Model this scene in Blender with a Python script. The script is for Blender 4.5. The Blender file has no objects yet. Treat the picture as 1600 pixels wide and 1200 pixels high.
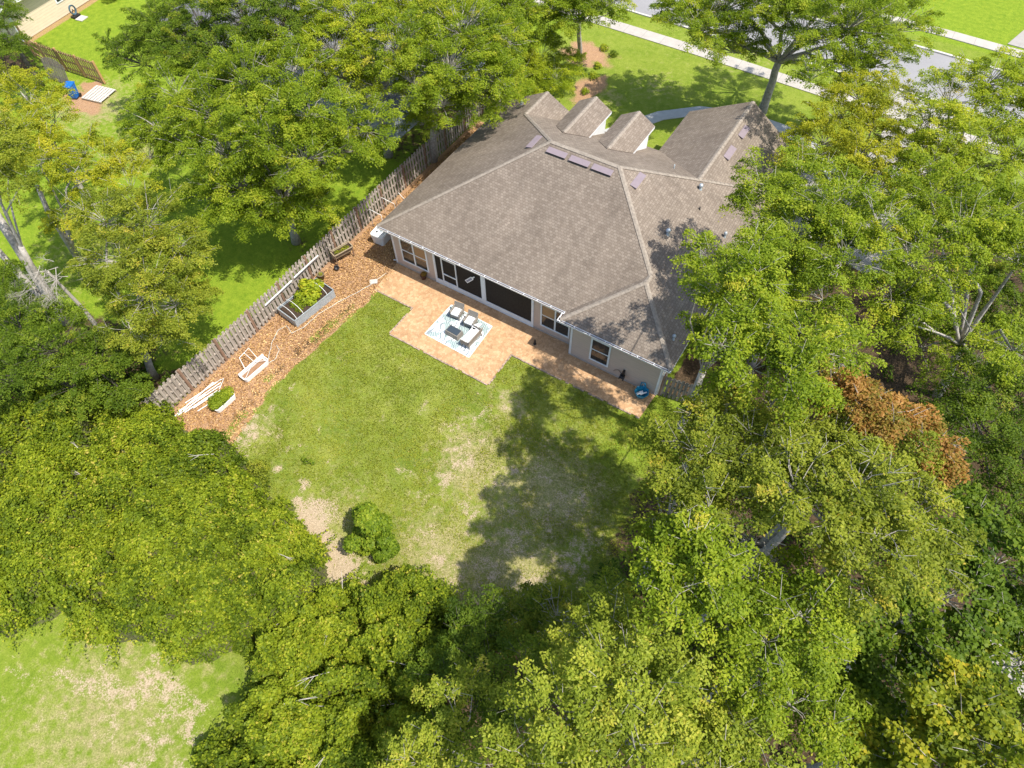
import bpy, math, random
import numpy as np
from math import radians as R_
from mathutils import Vector

# ---------------------------------------------------------------- camera, sky, sun, exposure
scene = bpy.context.scene
C = bpy.data.collections.new("yard"); scene.collection.children.link(C)
PITCH, YAW, ROLL, FPX = 56.303, -33.226, -1.543, 1024.347
cam_d = bpy.data.cameras.new("camera"); cam = bpy.data.objects.new("camera", cam_d)
scene.collection.objects.link(cam)
cam_d.sensor_width = 36.0; cam_d.lens = FPX / 1600 * 36.0
cam_d.clip_start = .1; cam_d.clip_end = 3000
a, y_, r_ = R_(PITCH), R_(YAW), R_(ROLL)
fwd = Vector((math.sin(y_) * math.cos(a), math.cos(y_) * math.cos(a), -math.sin(a)))
rt = Vector((math.cos(y_), -math.sin(y_), 0)); up = rt.cross(fwd)
rt2 = rt * math.cos(r_) + up * math.sin(r_); up2 = up * math.cos(r_) - rt * math.sin(r_)
from mathutils import Matrix
m = Matrix((rt2, up2, -fwd)).transposed().to_4x4(); m.translation = Vector((20.523, -19.381, 28.012))
cam.matrix_world = m
scene.camera = cam

SUN_EL, SUN_AZ = 61.0, 89.5          # azimuth clockwise from +Y
world = bpy.data.worlds.new("World"); scene.world = world; world.use_nodes = True
wn = world.node_tree.nodes; wl = world.node_tree.links
bg = wn["Background"]; sky = wn.new("ShaderNodeTexSky"); sky.sky_type = 'NISHITA'
sky.sun_disc = False; sky.sun_elevation = R_(SUN_EL); sky.sun_rotation = R_(SUN_AZ)
sky.air_density = 1.0; sky.dust_density = 1.5
wl.new(sky.outputs[0], bg.inputs[0]); bg.inputs[1].default_value = 0.15
sd = bpy.data.lights.new("sun", 'SUN'); sd.energy = 4.1; sd.angle = R_(0.55); sd.color = (1.0, 0.948, 0.86)
so = bpy.data.objects.new("sun", sd); scene.collection.objects.link(so)
so.location = (20, 0, 60)
sv = Vector((math.sin(R_(SUN_AZ)) * math.cos(R_(SUN_EL)), math.cos(R_(SUN_AZ)) * math.cos(R_(SUN_EL)), math.sin(R_(SUN_EL))))
so.rotation_euler = sv.to_track_quat('Z', 'Y').to_euler()
scene.view_settings.view_transform = 'Standard'; scene.view_settings.look = 'None'
scene.view_settings.exposure = 0.70; scene.view_settings.gamma = 1.0
scene.render.engine = 'CYCLES'
cy = scene.cycles
cy.max_bounces = 5; cy.diffuse_bounces = 3; cy.glossy_bounces = 2; cy.transmission_bounces = 3; cy.transparent_max_bounces = 4
cy.caustics_reflective = False; cy.caustics_refractive = False

# ---------------------------------------------------------------- materials
def new_mat(name):
    m = bpy.data.materials.new(name); m.use_nodes = True
    return m, m.node_tree.nodes, m.node_tree.links, m.node_tree.nodes["Principled BSDF"]
def coord(n, l, scale=1.0, kind='Object'):
    tc = n.new("ShaderNodeTexCoord"); mp = n.new("ShaderNodeMapping")
    s = scale if isinstance(scale, (tuple, list)) else (scale,) * 3
    mp.inputs['Scale'].default_value = s
    l.new(tc.outputs[kind], mp.inputs[0]); return mp.outputs[0]
def noise(n, l, v, scale, detail=3, rough=.55, dist=0):
    t = n.new("ShaderNodeTexNoise"); t.inputs['Scale'].default_value = scale
    t.inputs['Detail'].default_value = detail; t.inputs['Roughness'].default_value = rough
    t.inputs['Distortion'].default_value = dist
    if v is not None: l.new(v, t.inputs['Vector'])
    return t.outputs['Fac']
def ramp(n, l, fac, stops, interp='LINEAR'):
    r = n.new("ShaderNodeValToRGB"); r.color_ramp.interpolation = interp
    while len(r.color_ramp.elements) < len(stops): r.color_ramp.elements.new(.5)
    for e, (p, c) in zip(r.color_ramp.elements, stops):
        e.position = p; e.color = (c[0], c[1], c[2], 1) if hasattr(c, '__len__') else (c, c, c, 1)
    l.new(fac, r.inputs[0]); return r.outputs[0]
def mix(n, l, f, a, b, mode='MIX'):
    m = n.new("ShaderNodeMix"); m.data_type = 'RGBA'; m.blend_type = mode
    for i, x in ((0, f), (6, a), (7, b)):
        if hasattr(x, 'is_linked') or hasattr(x, 'links'): l.new(x, m.inputs[i])
        elif i == 0: m.inputs[i].default_value = x
        else: m.inputs[i].default_value = (*x, 1)
    return m.outputs[2]
def math_(n, l, op, a, b=0.0, c=None, clamp=False):
    m = n.new("ShaderNodeMath"); m.operation = op; m.use_clamp = clamp
    for i, x in enumerate((a, b) if c is None else (a, b, c)):
        if hasattr(x, 'links'): l.new(x, m.inputs[i])
        else: m.inputs[i].default_value = x
    return m.outputs[0]
def bump(n, l, h, p, strength=.4, dist=.02):
    b = n.new("ShaderNodeBump"); b.inputs['Strength'].default_value = strength; b.inputs['Distance'].default_value = dist
    l.new(h, b.inputs['Height']); l.new(b.outputs[0], p.inputs['Normal'])

def simple(name, col, rough=.6, var=.12, scale=3.0, metal=0, spec=.4, bmp=0):
    m, n, l, p = new_mat(name)
    v = coord(n, l, 1)
    f = noise(n, l, v, scale, 4, .65)
    lo = tuple(c * (1 - var) for c in col); hi = tuple(min(1, c * (1 + var)) for c in col)
    l.new(ramp(n, l, f, [(.3, lo), (.7, hi)]), p.inputs['Base Color'])
    p.inputs['Roughness'].default_value = rough; p.inputs['Metallic'].default_value = metal
    p.inputs['Specular IOR Level'].default_value = spec
    if bmp: bump(n, l, noise(n, l, v, scale * 8, 3), p, bmp, .01)
    return m

MAT = {}
MAT['white'] = simple('white_paint', (.74, .75, .76), .45, .06, 2)
MAT['white_plastic'] = simple('white_plastic', (.78, .78, .76), .35, .05, 4)
MAT['trim'] = simple('grey_white_trim', (.72, .77, .80), .5, .06, 2)
MAT['wall'] = None
MAT['screen'] = simple('insect_screen', (.030, .027, .024), .75, .25, 9, spec=.15)
MAT['black'] = simple('black_plastic', (.02, .02, .022), .5, .2, 5)
MAT['purple'] = simple('vent_metal', (.235, .19, .205), .5, .07, 4)
MAT['galv'] = simple('galvanised_steel', (.42, .47, .50), .42, .15, 6, metal=.35)
MAT['wicker'] = None
MAT['blueplastic'] = simple('blue_plastic', (.012, .13, .42), .38, .15, 5)
MAT['teal'] = simple('teal_plastic', (.02, .22, .36), .35, .15, 5)
MAT['red'] = simple('red_plastic', (.55, .01, .02), .4, .1, 5)
MAT['cushion'] = simple('white_cushion', (.84, .83, .81), .8, .04, 12, bmp=.2)
MAT['dkglass'] = simple('dark_table_top', (.045, .06, .075), .25, .1, 3, spec=.5)
MAT['greenhose'] = simple('pale_hose', (.52, .52, .46), .5, .1, 8)
MAT['soil'] = simple('potting_soil', (.05, .032, .02), .95, .4, 15, bmp=.6)
MAT['terracotta'] = simple('brown_pot', (.10, .045, .03), .7, .2, 8)
MAT['bark_grey'] = simple('grey_bark', (.36, .33, .29), .9, .4, 6, bmp=.8)
MAT['bark_dark'] = simple('dark_bark', (.10, .085, .07), .9, .4, 6, bmp=.8)
MAT['dead_twig'] = simple('bleached_dead_wood', (.42, .38, .33), .85, .2, 6)
MAT['wood_new'] = simple('tan_timber', (.42, .25, .10), .8, .25, 4)
MAT['tanplanter'] = simple('weathered_planter_wood', (.34, .27, .18), .8, .2, 6)
MAT['ac'] = simple('ac_grille', (.07, .075, .075), .5, .2, 10, metal=.3)

# glass with a dim warm room behind
def glass_mat():
    m, n, l, p = new_mat('window_glass')
    v = coord(n, l, 1)
    f = noise(n, l, v, .8, 1)
    l.new(ramp(n, l, f, [(.42, (.018, .024, .028)), (.62, (.035, .034, .034))]), p.inputs['Base Color'])
    p.inputs['Roughness'].default_value = .06; p.inputs['Specular IOR Level'].default_value = .6
    return m
MAT['glass'] = glass_mat()
MAT['blind'] = simple('window_blind_tan', (.36, .22, .11), .7, .12, 5)

def siding(name, col, pitch=.16, depth=.6):
    m, n, l, p = new_mat(name)
    tc = n.new("ShaderNodeTexCoord"); sp = n.new("ShaderNodeSeparateXYZ"); l.new(tc.outputs['Object'], sp.inputs[0])
    fr = math_(n, l, 'FRACT', math_(n, l, 'DIVIDE', sp.outputs[2], pitch))
    edge = ramp(n, l, fr, [(0, .55), (.07, 1.0), (1, 1.0)])
    f = noise(n, l, coord(n, l, (1, 1, 5)), 2.2, 4)
    base = ramp(n, l, f, [(.3, tuple(c * .93 for c in col)), (.7, tuple(min(1, c * 1.05) for c in col))])
    l.new(mix(n, l, 1.0, base, edge, 'MULTIPLY'), p.inputs['Base Color'])
    p.inputs['Roughness'].default_value = .65
    bump(n, l, math_(n, l, 'SUBTRACT', 1.0, fr), p, depth, .015)
    return m
MAT['wall'] = siding('beige_lap_siding', (.52, .42, .35))
MAT['wall2'] = siding('cream_lap_siding', (.66, .55, .40), .2)
MAT['wall3'] = siding('grey_blue_lap_siding', (.33, .37, .42), .2)

def wicker():
    m, n, l, p = new_mat('taupe_wicker')
    v = coord(n, l, 1)
    w = n.new("ShaderNodeTexWave"); w.inputs['Scale'].default_value = 22; w.bands_direction = 'Z'; l.new(v, w.inputs[0])
    l.new(ramp(n, l, w.outputs['Fac'], [(.1, (.14, .125, .105)), (.7, (.30, .275, .24))]), p.inputs['Base Color'])
    p.inputs['Roughness'].default_value = .7
    return m
MAT['wicker'] = wicker()

def shingle(name, c1, c2, c3, tint=1.0):
    """UV in metres: u along the eave, v up the slope"""
    m, n, l, p = new_mat(name)
    tc = n.new("ShaderNodeTexCoord")
    br = n.new("ShaderNodeTexBrick"); l.new(tc.outputs['UV'], br.inputs['Vector'])
    br.offset = .5; br.offset_frequency = 2
    br.inputs['Scale'].default_value = 1; br.inputs['Brick Width'].default_value = .17
    br.inputs['Row Height'].default_value = .14; br.inputs['Mortar Size'].default_value = .010
    br.inputs['Mortar Smooth'].default_value = .6; br.inputs['Bias'].default_value = 0
    br.inputs['Color1'].default_value = (0, 0, 0, 1); br.inputs['Color2'].default_value = (1, 1, 1, 1)
    br.inputs['Mortar'].default_value = (.35, .35, .35, 1)
    col = ramp(n, l, br.outputs['Color'], [(0, c1), (.5, c2), (1, c3)])
    uvn = n.new("ShaderNodeMapping"); l.new(tc.outputs['UV'], uvn.inputs[0])
    big = noise(n, l, uvn.outputs[0], .35, 4, .6)
    col = mix(n, l, 1.0, col, ramp(n, l, big, [(.3, (.84, .82, .80)), (.7, (1.1, 1.08, 1.05))]), 'MULTIPLY')
    st = n.new("ShaderNodeMapping"); st.inputs['Scale'].default_value = (1.6, .16, 1); l.new(tc.outputs['UV'], st.inputs[0])
    streak = noise(n, l, st.outputs[0], 1.2, 4, .7)
    col = mix(n, l, 1.0, col, ramp(n, l, streak, [(.3, (.86, .86, .86)), (.65, (1.07, 1.07, 1.07))]), 'MULTIPLY')
    fine = noise(n, l, uvn.outputs[0], 28, 3, .7)
    col = mix(n, l, 1.0, col, ramp(n, l, fine, [(.3, (.80, .80, .80)), (.7, (1.18, 1.18, 1.18))]), 'MULTIPLY')
    mort = ramp(n, l, br.outputs['Fac'], [(0, 1.0), (1, .60)])
    col = mix(n, l, 1.0, col, mort, 'MULTIPLY')
    l.new(col, p.inputs['Base Color']); p.inputs['Roughness'].default_value = .9
    p.inputs['Specular IOR Level'].default_value = .25
    h = math_(n, l, 'SUBTRACT', math_(n, l, 'MULTIPLY', fine, .4), br.outputs['Fac'])
    bump(n, l, h, p, .5, .012)
    return m
MAT['shingle'] = shingle('roof_shingle', (.190, .155, .125), (.220, .182, .148), (.262, .220, .180))
MAT['shingle_grey'] = shingle('grey_roof_shingle', (.13, .135, .145), (.17, .175, .185), (.22, .225, .235))
MAT['cap'] = simple('ridge_cap_shingle', (.275, .235, .192), .9, .25, 7, spec=.2, bmp=.4)

def fence_mat(name, c1, c2):
    m, n, l, p = new_mat(name)
    v = coord(n, l, (7, 7, .6))
    f = noise(n, l, v, 2.2, 5, .7)
    v2 = coord(n, l, (7.2, 7.2, .02)); f2 = noise(n, l, v2, 1.1, 1)
    col = ramp(n, l, f, [(.25, c1), (.75, c2)])
    col = mix(n, l, 1.0, col, ramp(n, l, f2, [(.35, (.72, .70, .68)), (.65, (1.15, 1.15, 1.15))]), 'MULTIPLY')
    l.new(col, p.inputs['Base Color']); p.inputs['Roughness'].default_value = .9; p.inputs['Specular IOR Level'].default_value = .2
    bump(n, l, f, p, .5, .01)
    return m
MAT['fence'] = fence_mat('weathered_fence_board', (.24, .20, .165), (.50, .44, .375))
MAT['fence_post'] = fence_mat('fence_post_wood', (.19, .11, .07), (.30, .20, .14))
MAT['fence_dark'] = fence_mat('grey_black_fence_board', (.09, .08, .07), (.34, .30, .25))
MAT['fence_tan'] = fence_mat('tan_fence_board', (.30, .19, .09), (.46, .33, .17))

def concrete(name, col, scale=2.5, joint=None, warm=.08):
    m, n, l, p = new_mat(name)
    v = coord(n, l, 1)
    f = noise(n, l, v, scale, 6, .65); g = noise(n, l, v, 26, 3, .7)
    c = ramp(n, l, f, [(.3, tuple(x * (1 - 1.6 * warm) for x in col)), (.7, tuple(min(1, x * (1 + warm)) for x in col))])
    c = mix(n, l, 1.0, c, ramp(n, l, g, [(.3, (.9, .9, .9)), (.7, (1.06, 1.06, 1.06))]), 'MULTIPLY')
    if joint:
        sp = n.new("ShaderNodeSeparateXYZ"); l.new(coord(n, l, 1), sp.inputs[0])
        fr = math_(n, l, 'FRACT', math_(n, l, 'DIVIDE', sp.outputs[0], joint))
        c = mix(n, l, 1.0, c, ramp(n, l, fr, [(0, .6), (.012, .6), (.022, 1.0)]), 'MULTIPLY')
    l.new(c, p.inputs['Base Color']); p.inputs['Roughness'].default_value = .85
    bump(n, l, g, p, .25, .006)
    return m
MAT['walk'] = concrete('sidewalk_concrete', (.42, .385, .335), 1.2, 1.6)
MAT['road'] = concrete('pale_asphalt', (.27, .262, .26), .5, None, .06)
MAT['kerb'] = concrete('kerb_concrete', (.52, .49, .44))
MAT['path'] = concrete('front_path_concrete', (.42, .42, .41))
MAT['drive'] = concrete('driveway_concrete', (.34, .315, .28), 1.0)

def patio_mat():
    m, n, l, p = new_mat('peach_stamped_concrete')
    v = coord(n, l, 1)
    vo = n.new("ShaderNodeTexVoronoi"); vo.feature = 'F1'; vo.inputs['Scale'].default_value = 6.5; vo.inputs['Randomness'].default_value = .8; l.new(v, vo.inputs['Vector'])
    ve = n.new("ShaderNodeTexVoronoi"); ve.feature = 'DISTANCE_TO_EDGE'; ve.inputs['Scale'].default_value = 6.5; ve.inputs['Randomness'].default_value = .8; l.new(v, ve.inputs['Vector'])
    f = noise(n, l, v, 1.1, 5, .65)
    cell = n.new("ShaderNodeSeparateColor"); l.new(vo.outputs['Color'], cell.inputs[0])
    c = ramp(n, l, cell.outputs[0], [(0, (.44, .262, .130)), (.5, (.52, .325, .170)), (1, (.60, .39, .22))])
    c = mix(n, l, 1.0, c, ramp(n, l, f, [(.3, (.84, .82, .80)), (.7, (1.06, 1.05, 1.04))]), 'MULTIPLY')
    c = mix(n, l, 1.0, c, ramp(n, l, ve.outputs['Distance'], [(0, .72), (.07, 1.0)]), 'MULTIPLY')
    g = noise(n, l, v, 22, 4, .7)
    c = mix(n, l, 1.0, c, ramp(n, l, g, [(.3, (.88, .87, .86)), (.7, (1.07, 1.07, 1.07))]), 'MULTIPLY')
    l.new(c, p.inputs['Base Color']); p.inputs['Roughness'].default_value = .8
    bump(n, l, ve.outputs['Distance'], p, .3, .01)
    return m
MAT['patio'] = patio_mat()

def ground_mat():
    m, n, l, p = new_mat('lawn_soil_and_mulch')
    tc = n.new("ShaderNodeTexCoord"); v = tc.outputs['Object']
    def at(nm):
        a = n.new("ShaderNodeAttribute"); a.attribute_name = nm; return a.outputs['Fac']
    n1 = noise(n, l, v, .45, 5, .6); n2 = noise(n, l, v, 2.6, 5, .65); n3 = noise(n, l, v, 17, 4, .75); n4 = noise(n, l, v, 60, 2, .7)
    lush = ramp(n, l, n1, [(.32, (.138, .192, .024)), (.5, (.195, .240, .034)), (.68, (.262, .288, .052))])
    lush = mix(n, l, ramp(n, l, n2, [(.45, 0.0), (.75, .7)]), lush, (.27, .275, .09))
    bright = ramp(n, l, n2, [(.3, (.145, .235, .016)), (.7, (.255, .33, .028))])
    grass = mix(n, l, at('bright'), lush, bright)
    dryc = ramp(n, l, n3, [(.3, (.26, .235, .085)), (.7, (.44, .37, .20))])
    dm = math_(n, l, 'ADD', at('dry'), math_(n, l, 'MULTIPLY', math_(n, l, 'SUBTRACT', n2, .5), 2.2))
    grass = mix(n, l, ramp(n, l, dm, [(.35, 0.0), (.95, .85)]), grass, dryc)
    grass = mix(n, l, 1.0, grass, ramp(n, l, n3, [(.25, (.62, .66, .6)), (.5, (1, 1, 1)), (.75, (1.32, 1.28, 1.3))]), 'MULTIPLY')
    grass = mix(n, l, 1.0, grass, ramp(n, l, n4, [(.3, (.72, .75, .7)), (.7, (1.22, 1.2, 1.2))]), 'MULTIPLY')
    # bare sandy soil
    sand = ramp(n, l, n3, [(.2, (.28, .20, .125)), (.5, (.47, .36, .245)), (.8, (.63, .52, .38))])
    sm = math_(n, l, 'ADD', math_(n, l, 'MULTIPLY', at('soil'), .93), math_(n, l, 'ADD', math_(n, l, 'MULTIPLY', math_(n, l, 'SUBTRACT', n2, .5), 1.3), math_(n, l, 'MULTIPLY', math_(n, l, 'SUBTRACT', n3, .5), 1.3)))
    col = mix(n, l, ramp(n, l, sm, [(.48, 0.0), (.72, .92)]), grass, sand)
    # mulch (pine straw and chips)
    mp = n.new("ShaderNodeMapping"); mp.inputs['Scale'].default_value = (1, 2.2, 1); mp.inputs['Rotation'].default_value = (0, 0, .6); l.new(v, mp.inputs[0])
    c1 = noise(n, l, mp.outputs[0], 16, 5, .8, .8)
    mul = ramp(n, l, c1, [(.22, (.10, .052, .028)), (.40, (.28, .155, .08)), (.55, (.47, .29, .16)), (.75, (.66, .48, .31))])
    mul = mix(n, l, ramp(n, l, n2, [(.4, 0.0), (.7, .45)]), mul, (.33, .20, .13))
    mm = math_(n, l, 'ADD', at('mulch'), math_(n, l, 'MULTIPLY', math_(n, l, 'SUBTRACT', n3, .5), .9))
    col = mix(n, l, ramp(n, l, mm, [(.42, 0.0), (.58, 1.0)]), col, mul)
    # brown leaf litter
    c2 = noise(n, l, v, 9, 5, .8, .5)
    lit = ramp(n, l, c2, [(.25, (.025, .020, .012)), (.5, (.075, .052, .030)), (.75, (.20, .13, .08))])
    lm = math_(n, l, 'ADD', at('litter'), math_(n, l, 'MULTIPLY', math_(n, l, 'SUBTRACT', n2, .5), 1.6))
    col = mix(n, l, ramp(n, l, lm, [(.40, 0.0), (.68, 1.0)]), col, lit)
    l.new(col, p.inputs['Base Color']); p.inputs['Roughness'].default_value = .95; p.inputs['Specular IOR Level'].default_value = .1
    h = math_(n, l, 'ADD', math_(n, l, 'MULTIPLY', n3, 1.0), math_(n, l, 'MULTIPLY', n4, .5))
    bump(n, l, h, p, .9, .05)
    return m
MAT['ground'] = ground_mat()

def leaf_mat(name, stops, trans, tw=.42):
    m, n, l, p = new_mat(name)
    kf = (.96, .92, .70) if name == 'vine_leaf' else (1.06, .96, .68)
    stops = [(s_, tuple(c_ * k_ for c_, k_ in zip(cc, kf))) for s_, cc in stops]
    a = n.new("ShaderNodeAttribute"); a.attribute_name = 'tint'
    col = ramp(n, l, a.outputs['Fac'], stops)
    l.new(col, p.inputs['Base Color']); p.inputs['Roughness'].default_value = .5; p.inputs['Specular IOR Level'].default_value = .14
    t = n.new("ShaderNodeBsdfTranslucent"); l.new(mix(n, l, 1.0, col, trans, 'MULTIPLY'), t.inputs[0])
    mx = n.new("ShaderNodeMixShader"); mx.inputs[0].default_value = tw
    l.new(p.outputs[0], mx.inputs[1]); l.new(t.outputs[0], mx.inputs[2])
    l.new(mx.outputs[0], n["Material Output"].inputs[0])
    return m
TR = (1.25, 1.35, .6)
LEAF = {
 'oak':    leaf_mat('oak_leaf', [(0, (.085, .150, .015)), (.45, (.200, .300, .025)), (.8, (.340, .430, .045)), (1, (.46, .46, .07))], TR),
 'bright': leaf_mat('bright_leaf', [(0, (.115, .180, .016)), (.45, (.260, .360, .028)), (.8, (.410, .480, .048)), (1, (.54, .50, .07))], TR),
 'dark':   leaf_mat('dark_leaf', [(0, (.048, .095, .013)), (.45, (.115, .195, .022)), (.8, (.210, .295, .036)), (1, (.34, .34, .06))], TR),
 'yellow': leaf_mat('yellow_green_leaf', [(0, (.145, .19, .02)), (.45, (.30, .36, .03)), (.8, (.45, .46, .045)), (1, (.54, .53, .07))], TR),
 'olive':  leaf_mat('olive_leaf', [(0, (.095, .140, .022)), (.45, (.210, .275, .036)), (.8, (.340, .395, .060)), (1, (.48, .42, .09))], TR),
 'pale':   leaf_mat('pale_leaf', [(0, (.115, .175, .028)), (.45, (.255, .340, .045)), (.8, (.400, .460, .078)), (1, (.54, .50, .12))], TR),
 'rust':   leaf_mat('rusty_leaf', [(0, (.13, .17, .03)), (.3, (.24, .22, .05)), (.55, (.36, .215, .08)), (1, (.50, .33, .14))], (1.4, 1.2, .8)),
 'maple':  leaf_mat('maple_leaf', [(0, (.045, .095, .013)), (.5, (.110, .195, .022)), (.85, (.210, .295, .036)), (1, (.38, .38, .06))], TR),
 'gold':   leaf_mat('golden_leaf', [(0, (.080, .13, .015)), (.45, (.20, .27, .026)), (.75, (.35, .38, .036)), (1, (.54, .44, .05))], TR),
 'vine':   leaf_mat('vine_leaf', [(0, (.085, .140, .014)), (.45, (.230, .310, .025)), (.8, (.380, .440, .040)), (.95, (.48, .49, .06)), (1, (.54, .47, .12))], TR),
 'citrus': leaf_mat('citrus_leaf', [(0, (.055, .115, .012)), (.5, (.165, .27, .026)), (1, (.36, .45, .06))], TR),
}

# ---------------------------------------------------------------- mesh helpers
class MB:
    def __init__(s): s.v = []; s.f = []; s.uv = None
    def add(s, vs, fs):
        o = len(s.v); s.v += [tuple(map(float, q)) for q in vs]; s.f += [tuple(i + o for i in f) for f in fs]; return s
    def box(s, x0, x1, y0, y1, z0, z1):
        return s.add([(x0,y0,z0),(x1,y0,z0),(x1,y1,z0),(x0,y1,z0),(x0,y0,z1),(x1,y0,z1),(x1,y1,z1),(x0,y1,z1)],
                     [(0,3,2,1),(4,5,6,7),(0,1,5,4),(1,2,6,5),(2,3,7,6),(3,0,4,7)])
    def prism(s, poly, z0, z1):
        n = len(poly); vs = [(x, y, z0) for x, y in poly] + [(x, y, z1) for x, y in poly]
        return s.add(vs, [tuple(range(n))[::-1], tuple(range(n, 2 * n))] + [(i, (i + 1) % n, n + (i + 1) % n, n + i) for i in range(n)])
    def bar(s, a, b, w, h, up=(0, 0, 1)):
        a = Vector(a); b = Vector(b); d = (b - a).normalized(); u = Vector(up)
        if abs(d.dot(u)) > .95: u = Vector((1, 0, 0))
        x = d.cross(u).normalized() * w / 2; y = x.cross(d).normalized() * h / 2
        vs = [a - x - y, a + x - y, a + x + y, a - x + y, b - x - y, b + x - y, b + x + y, b - x + y]
        return s.add(vs, [(0,1,2,3),(4,7,6,5),(0,4,5,1),(1,5,6,2),(2,6,7,3),(3,7,4,0)])
    def tube(s, pts, rad, n=8, cap=True):
        pts = [Vector(q) for q in pts]; m = len(pts)
        rads = rad if hasattr(rad, '__len__') else [rad] * m
        o = len(s.v); prev = None
        for i, q in enumerate(pts):
            d = (pts[min(i + 1, m - 1)] - pts[max(i - 1, 0)]).normalized()
            if prev is None:
                x = d.orthogonal().normalized()
            else:
                x = (prev - d * prev.dot(d))
                x = x.normalized() if x.length > 1e-6 else d.orthogonal().normalized()
            prev = x; y = d.cross(x)
            for k in range(n):
                t = 2 * math.pi * k / n
                s.v.append(tuple(q + (x * math.cos(t) + y * math.sin(t)) * rads[i]))
        for i in range(m - 1):
            for k in range(n):
                s.f.append((o + i * n + k, o + i * n + (k + 1) % n, o + (i + 1) * n + (k + 1) % n, o + (i + 1) * n + k))
        if cap:
            s.f.append(tuple(o + k for k in range(n))[::-1]); s.f.append(tuple(o + (m - 1) * n + k for k in range(n)))
        return s
    def lathe(s, prof, c=(0, 0, 0), n=20):
        o = len(s.v)
        for r, z in prof:
            for k in range(n):
                t = 2 * math.pi * k / n; s.v.append((c[0] + r * math.cos(t), c[1] + r * math.sin(t), c[2] + z))
        for i in range(len(prof) - 1):
            for k in range(n):
                s.f.append((o + i * n + k, o + i * n + (k + 1) % n, o + (i + 1) * n + (k + 1) % n, o + (i + 1) * n + k))
        return s
    def build(s, name, mat, parent=None, smooth=False, bevel=0):
        me = bpy.data.meshes.new(name); me.from_pydata(s.v, [], s.f); me.update()
        if smooth: me.polygons.foreach_set('use_smooth', [True] * len(me.polygons))
        o = bpy.data.objects.new(name, me); C.objects.link(o)
        if mat is not None: me.materials.append(mat)
        if parent: o.parent = parent
        if bevel:
            b = o.modifiers.new('b', 'BEVEL'); b.width = bevel; b.segments = 2; b.limit_method = 'ANGLE'
        return o
def tag(o, label=None, cat=None, group=None, kind=None):
    if label: o['label'] = label
    if cat: o['category'] = cat
    if group: o['group'] = group
    if kind: o['kind'] = kind
    return o
def empty(name, loc=(0, 0, 0), rz=0, label=None, cat=None, group=None):
    o = bpy.data.objects.new(name, None); C.objects.link(o); o.location = loc; o.rotation_euler = (0, 0, rz); o.empty_display_size = .2
    return tag(o, label, cat, group)
def copy_tree(o, parent=None):
    c = o.copy(); C.objects.link(c)
    if parent: c.parent = parent
    for ch in list(o.children): copy_tree(ch, c)
    return c
def box(*a): return MB().box(*a)

def vnoise(x, y, seed=0):
    xi = np.floor(x).astype(np.int64); yi = np.floor(y).astype(np.int64); fx = x - xi; fy = y - yi
    fx = fx * fx * (3 - 2 * fx); fy = fy * fy * (3 - 2 * fy)
    def h(a, b):
        q = (a * 374761393 + b * 668265263 + seed * 974711) & 0x7fffffff
        q = ((q ^ (q >> 13)) * 1274126177) & 0x7fffffff
        return ((q ^ (q >> 16)) & 0xffff) / 65535.0
    return (h(xi, yi) * (1 - fx) + h(xi + 1, yi) * fx) * (1 - fy) + (h(xi, yi + 1) * (1 - fx) + h(xi + 1, yi + 1) * fx) * fy

# ---------------------------------------------------------------- ground
def smooth(e0, e1, x): t = np.clip((x - e0) / (e1 - e0), 0, 1); return t * t * (3 - 2 * t)
pr_ = random.Random(17)
PATCH = [(pr_.gauss(12.0, 1.9), pr_.gauss(-10.0, 2.9), pr_.uniform(.18, .55), pr_.uniform(.55, .85)) for _ in range(30)]
PATCH += [(pr_.gauss(15.5, 1.6), pr_.gauss(-10.5, 2.6), pr_.uniform(.25, .6), pr_.uniform(.5, .75)) for _ in range(14)]
PATCH += [(pr_.gauss(9.8, .8), pr_.gauss(-7.5, 1.8), pr_.uniform(.15, .4), pr_.uniform(.5, .8)) for _ in range(14)]
PATCH += [(pr_.gauss(3.2, 1.6), pr_.gauss(-12.7, .9), pr_.uniform(.12, .32), pr_.uniform(.6, .9)) for _ in range(12)]
PATCH += [(pr_.uniform(.4, 1.2), pr_.uniform(-14, -9.5), pr_.uniform(.2, .45), pr_.uniform(.55, .85)) for _ in range(10)]
PATCH += [(pr_.gauss(3.8, 1.2), pr_.gauss(-4.4, .8), pr_.uniform(.15, .35), pr_.uniform(.35, .55)) for _ in range(5)]
PATCH += [(pr_.gauss(11.0, 1.0), pr_.gauss(-4.6, .6), pr_.uniform(.2, .5), pr_.uniform(.5, .7)) for _ in range(8)]
PATCH += [(pr_.gauss(7.6, 1.8), pr_.gauss(-15.1, .45), pr_.uniform(.3, .6), pr_.uniform(.8, 1.1)) for _ in range(12)]
PATCH += [(pr_.gauss(5.5, 2.6), pr_.gauss(-24.2, 1.2), pr_.uniform(.3, .8), pr_.uniform(.55, .8)) for _ in range(20)]
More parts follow.
